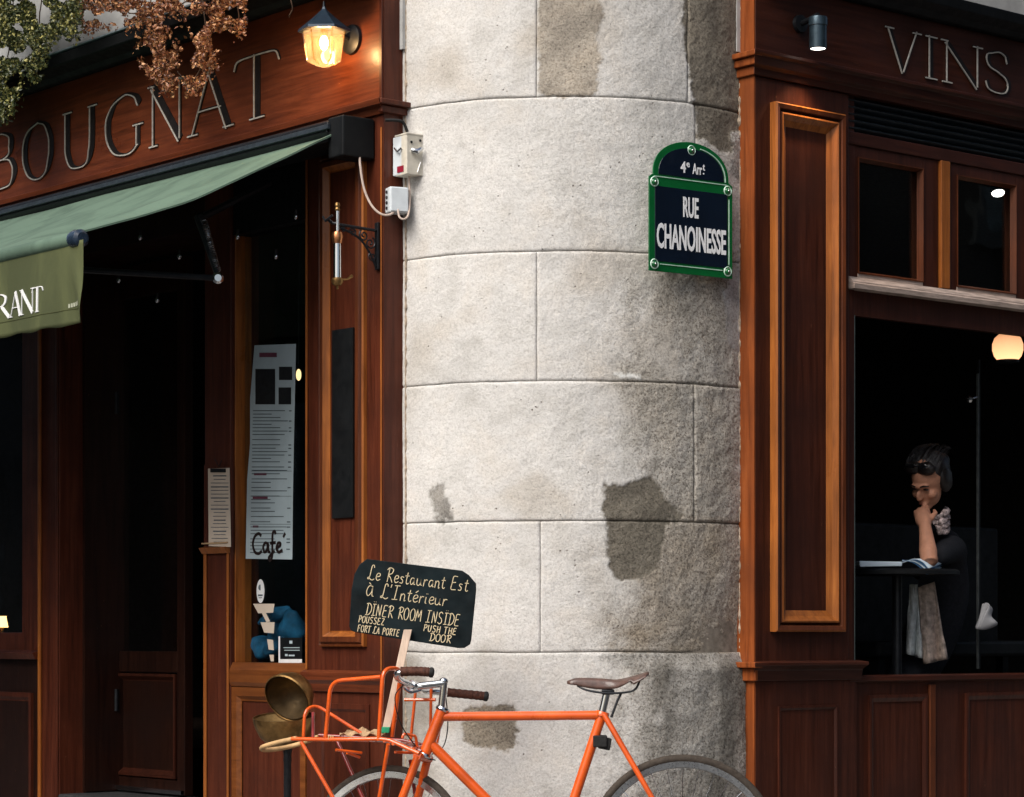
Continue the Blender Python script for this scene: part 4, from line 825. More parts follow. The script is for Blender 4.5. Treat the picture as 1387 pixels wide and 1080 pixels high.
# transom lights
zg0, zg1 = ztr1 + .012, zR(1166, 212); zft = zg1 + .045
edges = [(1160, 1276, 1167, 1255), (1290, 1396, 1301, 1381), (1410, 1510, 1420, 1500)]
for i, (o0, o1, g0, g1) in enumerate(edges):
    S0, S1, G0, G1 = sR(o0), sR(o1), sR(g0), sR(g1)
    fm = MB().box(RF, S0, G0, -.08, -.02, ztr1 + .005, zft).box(RF, G1, S1, -.08, -.02, ztr1 + .005, zft).box(RF, G0, G1, -.08, -.02, zg1, zft).build('transom_sash', 'wr', rf, bevel=.003)
    MB().box(RF, G0, G1, -.08, -.018, ztr1 + .005, zg0 + .01).build('bottom_rail', 'pale', fm, bevel=.002)
    MB().rings(RF, G0 - .001, G1 + .001, zg0 + .008, zg1 + .001, [(0, -.019), (0, -.014), (.004, -.014), (.014, -.04)]).build('glazing_bead', 'mid', fm)
    MB().box(RF, G0, G1, -.052, -.048, zg0, zg1).build('transom_pane', 'glass', fm)
for a, b_ in ((1277, 1289), (1397, 1409)): MB().box(RF, sR(a), sR(b_), -.08, -.006, ztr1 + .005, zft).build('mullion', 'mo', rf, bevel=.003)
MB().box(RF, s1150, SE, -.09, -.012, zft, zft + .05).build('top_rail', 'wrh', rf, bevel=.003)
zz = zft + .05; n = 5; hh = (ZC - .087 - zz) / n
for k in range(n): MB().sweep(RF, s1150, SE, [(-.09, zz + k * hh), (-.03 + .0 * k, zz + k * hh + .002), (-.012, zz + (k + .55) * hh), (-.03, zz + (k + .98) * hh), (-.09, zz + (k + .98) * hh)]).build('shutter_slat', simple('blue_black_metal', (.02, .028, .035), .35, .5) if k == 0 else bpy.data.materials['blue_black_metal'], rf, bevel=.001)
# opened casement edge
cs = thing('casement', RF(sR(1326, -.35), -.35, 1.0), 'thin edge of the opened window casement behind the reader', 'window')
MB().box(RF, sR(1324, -.35), sR(1325.3, -.35), -.356, -.346, .95, 2.22).build('edge_strip', simple('worn_metal_edge', (.11, .12, .12), .4, .6), cs)
MB().box(RF, sR(1326, -.35), sR(1328, -.35), -.36, -.35, .95, 2.28).build('frame', 'dark', cs)
kb = thing('metal_knob', W(1314, 541, 10.7), 'small shiny faceted knob beside the casement edge', 'knob')  # a small metal knob
MB().blob(W(1313, 541, 10.7), (.017, .017, .017), 7, 5).build('facets', 'steel', kb); MB().tube([W(1313, 541, 10.7), W(1323, 538, 10.75)], .005).build('shank', 'steel', kb)
# spot lamp
spx = thing('spotlight', RF(sR(1082), .0, zR(1082, 40)), 'lit dark cylindrical spotlight mounted on the dark fascia', 'spotlight')
ss = sR(1082); zs_ = zR(1082, 33)
MB().lathe([(0, 0), (.035, 0), (.033, .014), (0, .018)], RF(ss, .001, zs_), (NR.x, NR.y, 0), 20).build('wall_plate', 'iron', spx, True)
hd = RF(ss, .10, 0); hx = W(1108, 66, RF(ss, .12, 0).y)
MB().tube(rnd([RF(ss, .012, zs_), RF(ss, .05, zs_ + .005), Vector((hx.x, hx.y, zs_ + .012))], .02), .011).build('arm', 'iron', spx, True)
MB().lathe([(0, .118), (.034, .118), (.036, .112), (.036, .086), (.033, .084), (.033, .0), (.030, -.002), (.028, .004), (.0, .006)], hx, (0, 0, 1), 26).build('shade', simple('blue_grey_metal', (.03, .05, .065), .35, .6), spx, True)
MB().lathe([(0, .0), (.028, .0)], hx + Vector((0, 0, .0005)), (0, 0, 1), 22).build('lens', 'lens', spx)
sl_ = bpy.data.lights.new('spotlight_beam', 'SPOT'); sl_.energy = 5; sl_.color = (1, .72, .45); sl_.spot_size = R(95); sl_.spot_blend = .7; sl_.shadow_soft_size = .02
q0 = bpy.data.objects.new('spotlight_beam', sl_); COL.objects.link(q0); q0.parent = spx; q0.location = hx + Vector((0, 0, -.004)) - Vector(spx.location)
# globe lamp + ceiling light inside
gp = W(1365, 471, 11.2); gb = thing('globe_lamp', gp, 'glowing round peach glass globe lamp inside the open window', 'lamp')
MB().lathe([(.046, -.055), (.060, -.038), (.068, -.012), (.068, .015), (.058, .042), (.04, .058), (0, .062)], gp, (0, 0, 1), 28).build('globe', 'globe', gb, True)
MB().tube([gp + Vector((0, 0, .06)), Vector((gp.x, gp.y, 3.25))], .004).build('rod', 'iron', gb)
MB().lathe([(0, -.058), (.05, -.055), (.05, -.066), (0, -.07)], gp, (0, 0, 1), 20).build('base_ring', 'iron', gb, True)
cl = thing('ceiling_light', W(1352, 262, 11.4), 'small lit recessed ceiling light seen through the transom', 'ceiling light')
MB().lathe([(0, 0), (.028, 0), (.03, .01), (0, .01)], W(1352, 262, 11.4), (0, .5, 1), 20).build('lens', 'lens', cl, True)
MB().lathe([(.03, -.001), (.037, -.001), (.037, .03), (0, .035)], W(1352, 262, 11.4), (0, .5, 1), 20).build('trim', 'dark', cl, True)

# ================================================================== STREET NAME SIGN
sc0 = W(935, 283, 9.37); ang = R(34.5); SU = Vector((math.cos(ang), math.sin(ang), 0)); SN = Vector((math.sin(ang), -math.cos(ang), 0))
sg = thing('street_sign', sc0, 'green and navy enamel arched street name plate reading Rue Chanoinesse', 'street sign')
KX = .112 * 9.37 / F * 1000 / math.cos(ang) * 1.0   # metres across
SWd = 113 * 9.37 / F / (math.cos(ang) + math.sin(ang) * (935 - 693.5) / F * -1); SHt = 9.37 / F
def SP(x, y, h=0): return sc0 + SU * x + SN * h + Vector((0, 0, y))
hw = SWd / 2; zb, zs2, zt = -.245, .100, .245
def arch(inset, top=zt):
    pts = []; w_ = hw - inset - .018
    for k in range(25):
        a = math.pi * k / 24; pts.append((w_ * math.cos(a), zs2 + .012 + (top - zs2 - .012 - inset) * math.sin(a) ** .85))
    return pts
out = [(-hw, zb), (hw, zb), (hw, zs2)] + arch(0) + [(-hw, zs2)]
MB().plate([SP(x, y) for x, y in out], SN, .006).build('plate', 'signg', sg, bevel=.0015)
MB().plate([SP(x, y, .006) for x, y in ((-hw + .026, zb + .038), (hw - .026, zb + .038), (hw - .026, zs2 - .032), (-hw + .026, zs2 - .032))], SN, .0022).build('name_panel', 'signb', sg, bevel=.0008)
ap = [p for p in arch(.024)]; ap = [(x, max(y, zs2 + .012)) for x, y in ap]
MB().plate([SP(x, y, .006) for x, y in ap], SN, .0022).build('arch_panel', 'signb', sg, bevel=.0008)
T = lambda x, y, h: SP(x, y, .0084 + h)
fonttext('RUE', 'lettering', 'white', sg, T, -.040, -.036, .072, .076, bold=.02)
fonttext('CHANOINESSE', 'lettering', 'white', sg, T, -hw + .034, -.160, 2 * hw - .068, .094, bold=.022)
fonttext('4', 'lettering', 'white', sg, T, -.052, .128, .024, .042, bold=.02); fonttext('e', 'lettering', 'white', sg, T, -.024, .150, .014, .018, bold=.02)
fonttext('Arr', 'lettering', 'white', sg, T, .004, .128, .045, .040, bold=.01); fonttext('t', 'lettering', 'white', sg, T, .052, .145, .010, .024, bold=.02); 
fonttext('.', 'lettering', 'white', sg, T, .053, .131, .006, .006)
ln = MB()
for P, w_ in (([(-hw + .022, zs2 + .003), (hw - .03, zs2 + .003)], .003), ([(-hw + .05, zb + .028), (hw - .05, zb + .028)], .003), ([(hw - .018, zb + .05), (hw - .018, zs2 - .05)], .003), ([(.03 + k * .012, 0) for k in range(0)], .003)):
    if P: ribbon(ln, P, w_, lambda x, y, h: SP(x, y, .006 + h), 0, .002)
ac = arch(.018); ribbon(ln, [p for p in ac if .035 < p[0]][:14], .003, lambda x, y, h: SP(x, y, .006 + h), 0, .0035); ln.build('highlight_line', 'signhi', sg)
for x, y in ((-hw + .024, zs2 - .018), (hw - .024, zs2 - .018), (-hw + .024, zb + .026), (hw - .024, zb + .026), (0, zt - .03)):
    o = MB().lathe([(.0145, .001), (.017, .004), (.0195, .001)], SP(x, y, .006), SN, 24).build('boss_ring', 'signhi', sg, True)
    MB().lathe([(0, .0095), (.005, .009), (.010, .006), (.014, .0005)], SP(x, y, .006), SN, 20).build('boss', 'signg', sg, True)
    MB().lathe([(0, .004), (.003, .003), (.0045, 0)], SP(x, y, .0145), SN, 12).build('screw', 'steel', sg, True)
MB().tube([SP(-.08, .1, -.06), SP(-.08, .1, 0)], .008).tube([SP(.08, .1, -.08), SP(.08, .1, 0)], .008).tube([SP(.08, -.2, -.08), SP(.08, -.2, 0)], .008).tube([SP(-.08, -.2, -.06), SP(-.08, -.2, 0)], .008).build('fixing', 'iron', sg)

# ================================================================== CHALKBOARD ON A STAKE
YB = 8.93; cbp = [(496.8, 757.3), (625.9, 773), (635, 779), (644.8, 790.4), (645, 800), (638.5, 866), (636.9, 873), (629, 877.9), (620, 878), (481, 856.5), (475, 854), (473, 848), (476, 800), (480, 778), (487, 765)]
cb = thing('chalkboard_sign', W(540, 985, 8.86), 'hand lettered black chalkboard on a pale wooden stake in the bicycle rack', 'chalkboard')
MB().plate([W(x, y, YB) for x, y in cbp], (0, 1, 0), .012).build('board', 'board', cb, bevel=.0025)
th = math.atan2(-16, 129)
bx = Vector((math.cos(th), 0, math.sin(th))); bz = Vector((-math.sin(th), 0, math.cos(th))); ob = W(476, 857, YB)
BP = lambda x, y, h: ob + bx * x + bz * y + Vector((0, -.001 - h, 0))
ch = MB(); px = YB / F
hand(ch, 'Le Restaurant Est', 13 * px, 74 * px, 20 * px, BP, .0027, .80)
hand(ch, "À L'Intérieur", 12 * px, 51 * px, 20 * px, BP, .0027, .90)
hand(ch, 'DÏNER ROOM INSÏDE', 15 * px, 26 * px, 17 * px, BP, .0027, .745)
hand(ch, 'POUSSEZ', 7 * px, 15 * px, 9.5 * px, BP, .0026, .85)
hand(ch, 'FORT LA PORTE', 7 * px, 2.5 * px, 9.5 * px, BP, .0026, .78)
hand(ch, 'PUSH THE', 96 * px, 14 * px, 9.5 * px, BP, .0028, .98)
hand(ch, 'DOOR', 106 * px, 2 * px, 11 * px, BP, .0028, 1.05)
ch.build('chalk_lettering', 'chalk', cb)
MB().plate([W(547, 853, 8.905), W(558, 853, 8.905), W(528.5, 986, 8.86), W(518, 986, 8.86)], (0, 1, .0), .018).build('stake', 'pinewood', cb, bevel=.0015)
MB().plate([W(517, 985, 8.855), W(528, 985, 8.855), W(527, 993, 8.852), W(516, 993, 8.852)], (0, 1, 0), .026).build('green_tape', 'green', cb, bevel=.002)

# ================================================================== BICYCLE
BY = 8.84; bk = thing('bicycle', (W(740, 0, BY).x, BY, 0), 'orange bicycle with front cargo rack and brown leather saddle leaning by the pier', 'bicycle')
def b_(x, y, dy=0): return W(x, y, BY + dy)
fr = MB()
fr.tube([b_(594, 971), b_(813, 969)], .0165, 14)                                   # top tube
fr.tube([b_(816, 966), b_(748, 1172)], .0175, 14)                                   # seat tube
fr.tube([b_(582, 1006), b_(748, 1172)], .0185, 14)                                # down tube
fr.tube([b_(599, 962), b_(576, 1020)], .021, 16)                                   # head tube
for d in (-.045, .045):
    fr.tube([b_(818, 968, d * .35), b_(840, 1006, d), b_(925, 1153, d * 1.3)], [.0105, .0105, .009], 10); fr.tube([b_(750, 1172, d * .6), b_(925, 1153, d * 1.3)], .011, 10)
fr.lathe([(.024, -.035), (.024, .035)], b_(748, 1172), (0, 1, 0), 18)
frame = fr.build('frame', 'orange', bk, True)
MB().lathe([(.0215, -.002), (.024, 0), (.024, .012), (.0215, .016)], b_(815, 970), (b_(816, 966) - b_(785, 1080)).normalized(), 16).build('seat_lug', 'orange', frame, True)
for p, q in (((599, 962), 0), ((576, 1021), 1)):
    ax = (b_(599, 962) - b_(576, 1020)).normalized(); MB().lathe([(.0, -.006), (.023, -.006), (.025, 0), (.022, .007), (.0, .010)], b_(*p) + (ax * .004 if q == 0 else -ax * .006), ax, 18).build('headset_cup', 'steel', frame, True)
# steering assembly is turned 27 degrees towards the wall
fx = Vector((-.89, .46, 0)).normalized(); lx = Vector((.46, .89, -.16)).normalized()
hub = W(521, 1166, BY + .07); crown = b_(573, 1026)
fk = MB()
for s_ in (-1, 1): fk.tube(spline([crown + lx * .035 * s_, crown.lerp(hub, .5) + lx * .055 * s_ - fx * .01, hub + lx * .055 * s_], 6), [.015] * 6 + [.0135] * 3 + [.012] * 4, 10)
fk.tube([crown - lx * .045, crown + lx * .045], .016, 12); fork = fk.build('fork', 'orange', bk, True)
def wheel(c, nrm, f_, R_=.338):
    nrm = Vector(nrm).normalized(); f_ = Vector(f_); f_ = (f_ - nrm * f_.dot(nrm)).normalized(); v_ = nrm.cross(f_)
    cp = lambda a, r_, h=0: c + (f_ * math.cos(a) + v_ * math.sin(a)) * r_ + nrm * h
    wh = MB().tube([cp(k * 2 * math.pi / 96, R_ - .015) for k in range(96)], .015, 12, True).build('wheel', 'rubber', bk, True)
    MB().lathe([(R_ - .028, -.011), (R_ - .026, -.0115), (R_ - .024, -.0115), (R_ - .045, -.009), (R_ - .048, 0), (R_ - .045, .009), (R_ - .024, .0115), (R_ - .028, .011), (R_ - .030, 0)], c, nrm, 96).build('rim', 'alu', wh, True)
    sp = MB()
    for k in range(32):
        a = k * 2 * math.pi / 32; sd_ = 1 if k % 2 else -1; sp.tube([cp(a + .35 * (1 if (k // 2) % 2 else -1), .02, .026 * sd_), cp(a, R_ - .046, 0)], .0011, 5)
    sp.build('spokes', 'steel', wh, True)
    MB().lathe([(0, -.05), (.008, -.05), (.010, -.032), (.022, -.03), (.022, -.024), (.012, -.02), (.012, .02), (.022, .024), (.022, .03), (.010, .032), (.008, .05), (0, .05)], c, nrm, 18).build('hub', 'steel', wh, True)
wheel(b_(925, 1153), (0, 1, 0), (1, 0, 0)); wheel(hub, lx, fx, .338)
# crank, chainring, pedals
cr = MB().lathe([(.085, -.002), (.095, -.002), (.095, .002), (.085, .002), (.085, -.002)], b_(748, 1172, .05), (0, 1, 0), 40).build('chainring', 'steel', bk)
for s_, d in ((1, -.06), (-1, .06)):
    e = b_(748, 1172, d) + Vector((.12 * s_, 0, .11 * s_ * -1)); MB().tube([b_(748, 1172, d), e], [.012, .009], 8).build('crank', 'steel', bk, True)
    MB().box(WF, e.x - .045, e.x + .045, -(e.y + .02 * (1 if d > 0 else -1)) - .03, -(e.y + .02 * (1 if d > 0 else -1)) + .03, e.z - .011, e.z + .011).build('pedal', 'iron', bk, bevel=.004)
# seat post + saddle
MB().tube([b_(814, 972), b_(822, 937)], .0135, 14).build('seat_post', 'steel', bk, True)
sd0 = thing
sadc = []
NS, NW = 26, 14; sm_ = MB()
for i in range(NS + 1):
    t = i / NS; x = 768 + 110 * t
    topy = 919 - 2.5 * math.sin(math.pi * min(1, t * 1.6)) + (0 if t < .55 else -9.5 * ((t - .55) / .45) ** 1.4); topy += 3.5 * max(0, (.1 - t) / .1)
    wd = (.018 + .012 * t) if t < .45 else .0234 + (.078 - .0234) * smooth(.45, .88, t); wd *= (math.sqrt(max(0, 1 - ((t - .93) / .07) ** 2)) * .35 + .65) if t > .93 else 1
    wd *= math.sqrt(max(.12, 1 - ((.05 - t) / .05) ** 2)) if t < .05 else 1
    skirt = (.010 + .034 * math.sin(math.pi * min(1, t * 1.25)) ** .8) if t < .8 else .012 + .02 * (1 - t) / .2
    for j in range(NW + 1):
        a = -1 + 2 * j / NW; c = W(x, topy, BY); yy = wd * math.sin(a * math.pi / 2) * (1.0); zz = -skirt * (1 - math.cos(a * math.pi / 2)) ** 1.2 - .006 * (1 - a * a) * math.sin(math.pi * t)
        sm_.v.append(Vector((c.x, BY + yy, c.z + zz)))
sm_.f = [(i * (NW + 1) + j, i * (NW + 1) + j + 1, (i + 1) * (NW + 1) + j + 1, (i + 1) * (NW + 1) + j) for i in range(NS) for j in range(NW)]
sad = sm_.build('saddle', 'leather', bk, True); mm = sad.modifiers.new('thickness', 'SOLIDIFY'); mm.thickness = .004
for d in (-.028, .028): MB().tube(spline([b_(782, 929, d * .4), b_(795, 935, d * .8), b_(820, 939, d), b_(848, 938, d), b_(861, 933, d * 1.2), b_(868, 918, d * 1.4)], 6), .0038, 8).build('saddle_rail', 'iron', sad, True)
MB().box(WF, b_(815, 0).x, b_(832, 0).x, -BY - .025, -BY + .025, W(0, 941, BY).z, W(0, 934, BY).z).build('saddle_clamp', 'iron', sad, bevel=.004)
for d in (-.05, 0, .05): MB().blob(W(866, 918 - (0 if d else 2), BY + d), (.0045, .003, .0045), 8, 6).build('rivet', 'copper', sad, True)
for d in (-.02, .02): MB().tube(spline([b_(842, 938, d), b_(836, 950, d), b_(828, 972, d)], 5), .0045, 8).build('bag_loop', 'iron', sad, True)
# rear lamp
MB().box(WF, b_(803, 0).x, b_(822, 0).x, -BY - .026, -BY + .03, W(0, 1012, BY).z, W(0, 996, BY).z).build('lamp_strap', 'tread', bk, bevel=.004)
MB().plate([b_(812, 997, -.02), b_(829, 1001, -.02), b_(826, 1017, -.02), b_(810, 1014, -.02)], (0, 1, 0), .04).build('rear_lamp', 'tread', bk, bevel=.004)
# stem and bars
st_top = b_(602, 922); st = MB().tube([b_(597, 966), st_top], .0125, 12).tube(spline([st_top + Vector((0, 0, -.008)), b_(590, 927, .0), b_(572, 929, .0), b_(560, 931, .0)], 5), [.014] * 11 + [.013] * 5, 12).blob(b_(601, 923), (.016, .014, .014), 12, 8)
st.build('stem', 'steel', bk, True)
clamp = b_(560, 930); MB().lathe([(.0, -.022), (.019, -.022), (.02, 0), (.019, .022), (0, .022)], clamp, lx, 16).build('bar_clamp', 'steel', bk, True)
hbar = MB().tube(spline([W(545, 911, 8.66), W(538, 913, 8.67), W(540, 920, 8.70), W(552, 926, 8.77), clamp, W(566, 933, 8.92), W(570, 936, 9.0), W(580, 937, 9.06), W(604, 938, 9.09)], 6), .0115, 10).build('handlebar', 'steel', bk, True)
def grip(P, name='grip'):
    p = spline(P, 10); g_ = MB(); g_.tube(p, [.0158 + (.0012 if k % 4 < 2 else 0) for k in range(len(p))], 14)
    e = p[-1]; d = (p[-1] - p[-2]).normalized(); g = g_.build(name, 'wrap', bk, True); MB().lathe([(0, -.006), (.017, -.006), (.0185, 0), (.017, .007), (.008, .011), (0, .011)], e, d, 14).build('bar_plug', 'tread', g, True)
grip([W(543, 910, 8.66), W(560, 909.5, 8.655), W(575, 910, 8.65), W(584, 911, 8.65)]); grip([W(606, 938, 9.09), W(625, 940, 9.09), W(645, 942, 9.09), W(658, 943.5, 9.09)])
MB().tube(spline([W(552, 924, 8.75), W(546, 930, 8.76), W(556, 938, 8.78), W(570, 935, 8.80)], 6), .0045, 8).build('brake_lever', 'steel', bk, True)
MB().tube(spline([W(548, 926, 8.74), W(535, 945, 8.72), W(545, 985, 8.78), W(575, 1024, 8.83), W(590, 1030, 8.84)], 8), .0022, 6).build('brake_cable', 'tread', bk, True)
MB().tube(spline([W(603, 938, 8.9), W(606, 965, 9.0), W(606, 990, 9.02), W(600, 1012, 8.98), W(585, 1022, 8.9)], 8), .0022, 6).build('brake_cable', 'tread', bk, True)
# front rack
rk = MB(); tr = .0062
near = lambda x: 8.69 + (575 - x) * .00134
far = lambda x: 9.02 + (575 - x) * .0008
rack = MB().tube(rnd([W(441, 1000, near(441)), W(448, 923, near(448)), W(516, 917, near(516))], .045, 6), .0075, 10).build('rack', 'orange', bk, True)
MB().tube(rnd([W(513, 1003, near(513)), W(519, 906, near(519)), W(544, 905, near(540) + .10), W(531, 998, near(530) + .12)], .04, 7), .0078, 10).build('rear_hoop', 'orange', rack, True)
MB().tube(rnd([W(411, 998, near(411)), W(413, 962, near(411)), W(428, 955, near(411) + .04), W(500, 1000, 8.9)], .03, 5), .006, 10).build('front_hoop', 'orange', rack, True)
MB().tube([W(395, 1001, near(395)), W(443, 1002, near(443)), W(514, 1001, near(514)), W(528, 1003, near(520)), W(568, 1021, near(565))], .0075, 10).build('side_rail', 'orange', rack, True)
MB().tube([W(432, 996, far(432)), W(480, 999, far(480)), W(545, 1003, far(545)), W(585, 1012, far(585))], .0068, 10).build('side_rail', 'red', rack, True)
MB().tube(rnd([W(548, 948, far(548)), W(590, 948, far(590))], .02), .006, 8).tube([W(564, 925, far(564)), W(556, 1006, far(556))], .0055, 8).tube([W(584, 928, far(584)), W(583, 1008, far(583))], .0055, 8).tube([W(600, 960, far(600)), W(591, 1012, far(591))], .0055, 8).build('far_hoop', 'orange', rack, True)
for i in range(14):
    t = i / 13; A = W(405 + 150 * t, 1003 + (0 if t < .75 else (t - .75) * 50), near(405 + 150 * t)); B = W(440 + 140 * t, 999 + 10 * t, far(440 + 140 * t)); MB().tube([A, B], .0052, 8).build('cross_bar', 'orange' if i % 3 else 'red', rack, True)
for P, mt in (([W(408, 1005, near(408)), W(452, 1082, 8.86), W(495, 1160, 8.84)], 'orange'), ([W(526, 1008, near(526)), W(513, 1085, 8.82), W(516, 1150, 8.83)], 'orange'), ([W(456, 1002, far(456)), W(492, 1082, 9.0), W(525, 1160, 8.98)], 'red'), ([W(556, 1030, 8.95), W(563, 1082, 9.0), W(535, 1160, 8.98)], 'red')):
    MB().tube(P, .0072, 10).build('rack_stay', mt, rack, True)
for P in ([W(455, 1016, 8.8), W(490, 1020, 8.85)], [W(545, 1000, 8.8), W(547, 994, 8.8), W(563, 997, 8.82), W(566, 1018, 8.84)], [W(470, 1020, 8.86), W(487, 1026, 8.9)], [W(535, 1019, 8.8), W(560, 1020, 8.86)]): MB().tube(rnd(P, .01), .0052, 8).build('rack_brace', 'orange', rack, True)
MB().tube(spline([W(402, 1000, near(400)), W(375, 1006, 8.97), W(356, 1012, 9.02), W(358, 1016, 9.1), W(380, 1014, 9.17), W(405, 1008, 9.2), W(432, 998, far(432))], 7), .0085, 10).build('wooden_handle', 'tan', rack, True)
for t_ in (.33, .66):
    MB().tube([W(405 + 35 * t_, 1003 - 4 * t_, near(405) * (1 - t_) + far(440) * t_), W(515 + 30 * t_, 1002 + 2 * t_, near(515) * (1 - t_) + far(545) * t_), W(566 + 15 * t_, 1020 - 8 * t_, near(566) * (1 - t_) + far(580) * t_)], .005, 8).build('floor_rod', 'red', rack, True)
MB().tube([W(424, 1001, near(424)), W(424, 966, 8.98)], .006).build('rack_post', 'red', rack, True)
for k in range(3): MB().tube([W(444 + 3 * k, 1001, near(444)) + Vector((0, .009 * math.sin(a), .009 * math.cos(a) + .002)) + Vector((.004 * a / 6, 0, 0)) for a in [q / 3 for q in range(19)]], .002, 5).build('cord_wrap', 'tan', rack, True)
kp = MB()
for i in range(13):
    for j in range(5): t = i / 12; kp.v.append(W(460 + 62 * t, 996 - 8 * math.sin(t * 3) * (j / 4) - 3 * math.sin(i * 1.7 + j), 8.84 + .03 * j))
kp.f = [(i * 5 + j, i * 5 + j + 1, (i + 1) * 5 + j + 1, (i + 1) * 5 + j) for i in range(12) for j in range(4)]
kk_ = kp.build('crumpled_paper', 'kraft', None); tag(kk_, 'crumpled brown paper lying on the bicycle rack', 'paper'); kk_.modifiers.new('thickness', 'SOLIDIFY').thickness = .002
# ================================================================== BRASS ASHTRAY
YA = 9.36; ac0 = W(385, 972, YA); as_ = thing('standing_ashtray', Vector((ac0.x, ac0.y, .124)), 'aged brass ball ashtray with raised lid on a black post', 'ashtray')
ra = 41 * YA / F
MB().lathe([(ra * .97, -.004), (ra, .004), (ra * 1.04, .004), (ra * 1.04, -.008), (ra * .98, -.035), (ra * .84, -.07), (ra * .6, -.098), (ra * .3, -.112), (0, -.115)], ac0, (-.04, -.14, 1), 40).build('bowl', 'brass', as_, True)
M['dull'] = simple('tarnished_brass', (.10, .065, .03), .55, .7)
MB().lathe([(ra * .97, -.002), (ra * .85, -.02), (ra * .5, -.04), (0, -.045)], ac0, (-.04, -.14, 1), 36).build('tray', simple('dull_brass', (.34, .22, .09), .5, .8), as_, True)
lidc = W(389, 946, YA + .03); ax = Vector((.46, .76, .46)).normalized(); 
for nm, mt, k in (('lid', 'brass', 1.0), ('lid_lining', 'dull', .94)):
    MB().lathe([(ra * .86 * .98 * k, 0), (ra * .86 * .93 * k, .035), (ra * .86 * .75 * k, .07), (ra * .86 * .42 * k, .095), (0, .103 * k)], lidc, ax, 36).build(nm, mt, as_, True)
MB().lathe([(ra * .86 * .98, -.004), (ra * .86 * 1.03, 0), (ra * .86 * .98, .004)], lidc, ax, 36).build('lid_rim', 'brass', as_, True)
MB().lathe([(.02, 0), (.014, -.03), (.016, -.05), (.014, -.055), (.014, -.55), (.014, ac0.z * 0 - .62)], ac0 + Vector((.012, 0, -.11)), (0, 0, 1), 16).build('post', 'iron', as_, True)
MB().lathe([(0, .02), (.06, .018), (.13, .006), (.13, 0)], Vector((ac0.x + .012, ac0.y, .005)), (0, 0, 1), 30).build('foot', 'iron', as_, True)

# ================================================================== CREEPERS
def vine(name, label, polys, n, mat, strands, o0, o1, size, thr=-.22):
    t = thing(name, LF(LF.s(100), .1, 3.73), label, 'climbing plant'); lv = []; fc = []; tone = []
    def pip(x, y): return any(inpoly(x, y, P) for P in polys)
    xs_ = [p[0] for P in polys for p in P]; ys_ = [p[1] for P in polys for p in P]; cnt = 0; tries = 0
    while cnt < n and tries < n * 40:
        tries += 1; x = random.uniform(min(xs_), max(xs_)); y = random.uniform(min(ys_), max(ys_))
        if not pip(x + random.gauss(0, 5), y + random.gauss(0, 7)): continue
        if noise.noise(Vector((x * .055, y * .05, 3.3))) < thr + .14 * random.random(): continue
        o = random.uniform(o0, o1); c = LF(LF.s(x, o), o, LF.z(x, y, o)); r_ = size * random.uniform(.55, 1.25)
        d = Vector((random.gauss(0, 1), random.gauss(0, 1), random.gauss(-.5, .8))).normalized(); u = d.orthogonal().normalized(); u = Matrix.Rotation(random.uniform(0, 6.3), 3, d) @ u; q = d.cross(u)
        k = len(lv); lv += [c - d * r_, c + u * r_ * .62 + q * r_ * .2, c + d * r_ * .2 + q * .0, c - u * r_ * .62 + q * r_ * .2, c + d * r_ * 1.0 - q * r_ * .1, c + u * r_ * .4 + d * r_ * .55 + q * r_ * .15, c - u * r_ * .4 + d * r_ * .55 + q * r_ * .15]
        fc += [(k, k + 1, k + 2), (k, k + 2, k + 3), (k + 2, k + 1, k + 5), (k + 2, k + 5, k + 4), (k + 2, k + 4, k + 6), (k + 2, k + 6, k + 3)]; tv = min(1, max(0, random.gauss(.5, .28))); tone += [tv] * 7; cnt += 1
    me = bpy.data.meshes.new('leaves'); c0 = Vector(t.location); me.from_pydata([p - c0 for p in lv], [], fc); a = me.attributes.new('tone', 'FLOAT', 'POINT'); a.data.foreach_set('value', tone); me.materials.append(M[mat])
    o = bpy.data.objects.new('leaves', me); COL.objects.link(o); o.parent = t; o['kind'] = 'stuff'
    s_ = MB()
    for P in strands:
        pts = spline([LF(LF.s(x, oo), oo, LF.z(x, y, oo)) for (x, y, oo) in P], 7); s_.tube([p + Vector([noise.noise(p * 20 + Vector((k, 0, 0))) * .012 for k in range(3)]) for p in pts], .0028, 5)
    s_.build('stems', 'stem', t, True)
vine('green_creeper', 'green and yellow leaved creeper hanging at the top left over the fascia', [[(-30, -60), (112, -60), (112, 20), (100, 48), (80, 40), (62, 60), (58, 95), (44, 108), (36, 60), (25, 100), (14, 150), (0, 160), (-30, 170)]], 26000, 'leafg', [[(20, -40, .15), (15, 40, .25), (5, 140, .2)], [(60, -40, .15), (52, 40, .25), (50, 100, .2)], [(100, -30, .2), (96, 20, .2), (88, 45, .22)], [(0, -30, .2), (-5, 60, .25), (2, 150, .2)]], .08, .38, .0095, -.30)
vine('russet_creeper', 'russet leaved creeper strands hanging over the carved letters', [[(108, -60), (335, -60), (332, 20), (326, 48), (318, 42), (312, 25), (300, 38), (292, 60), (290, 95), (278, 85), (272, 112), (255, 132), (246, 118), (258, 95), (263, 62), (262, 22), (222, 22), (228, 60), (246, 70), (240, 90), (228, 128), (212, 108), (196, 92), (190, 66), (200, 50), (196, 30), (170, 38), (150, 30), (130, 34), (118, 44), (108, 20)]], 13000, 'leafr',
     [[(210, -40, .2), (205, 20, .26), (212, 70, .24), (225, 128, .2)], [(275, -40, .2), (276, 20, .26), (280, 70, .24), (255, 130, .2)], [(320, -40, .2), (322, 10, .24), (322, 46, .2)], [(120, -10, .2), (160, 10, .22), (200, 20, .22), (260, 2, .22), (330, -10, .2)], [(396, -20, .2), (396, 8, .2), (392, 24, .18)], [(240, 95, .2), (256, 118, .18), (268, 122, .16)]], .10, .32, .0088, -.24)

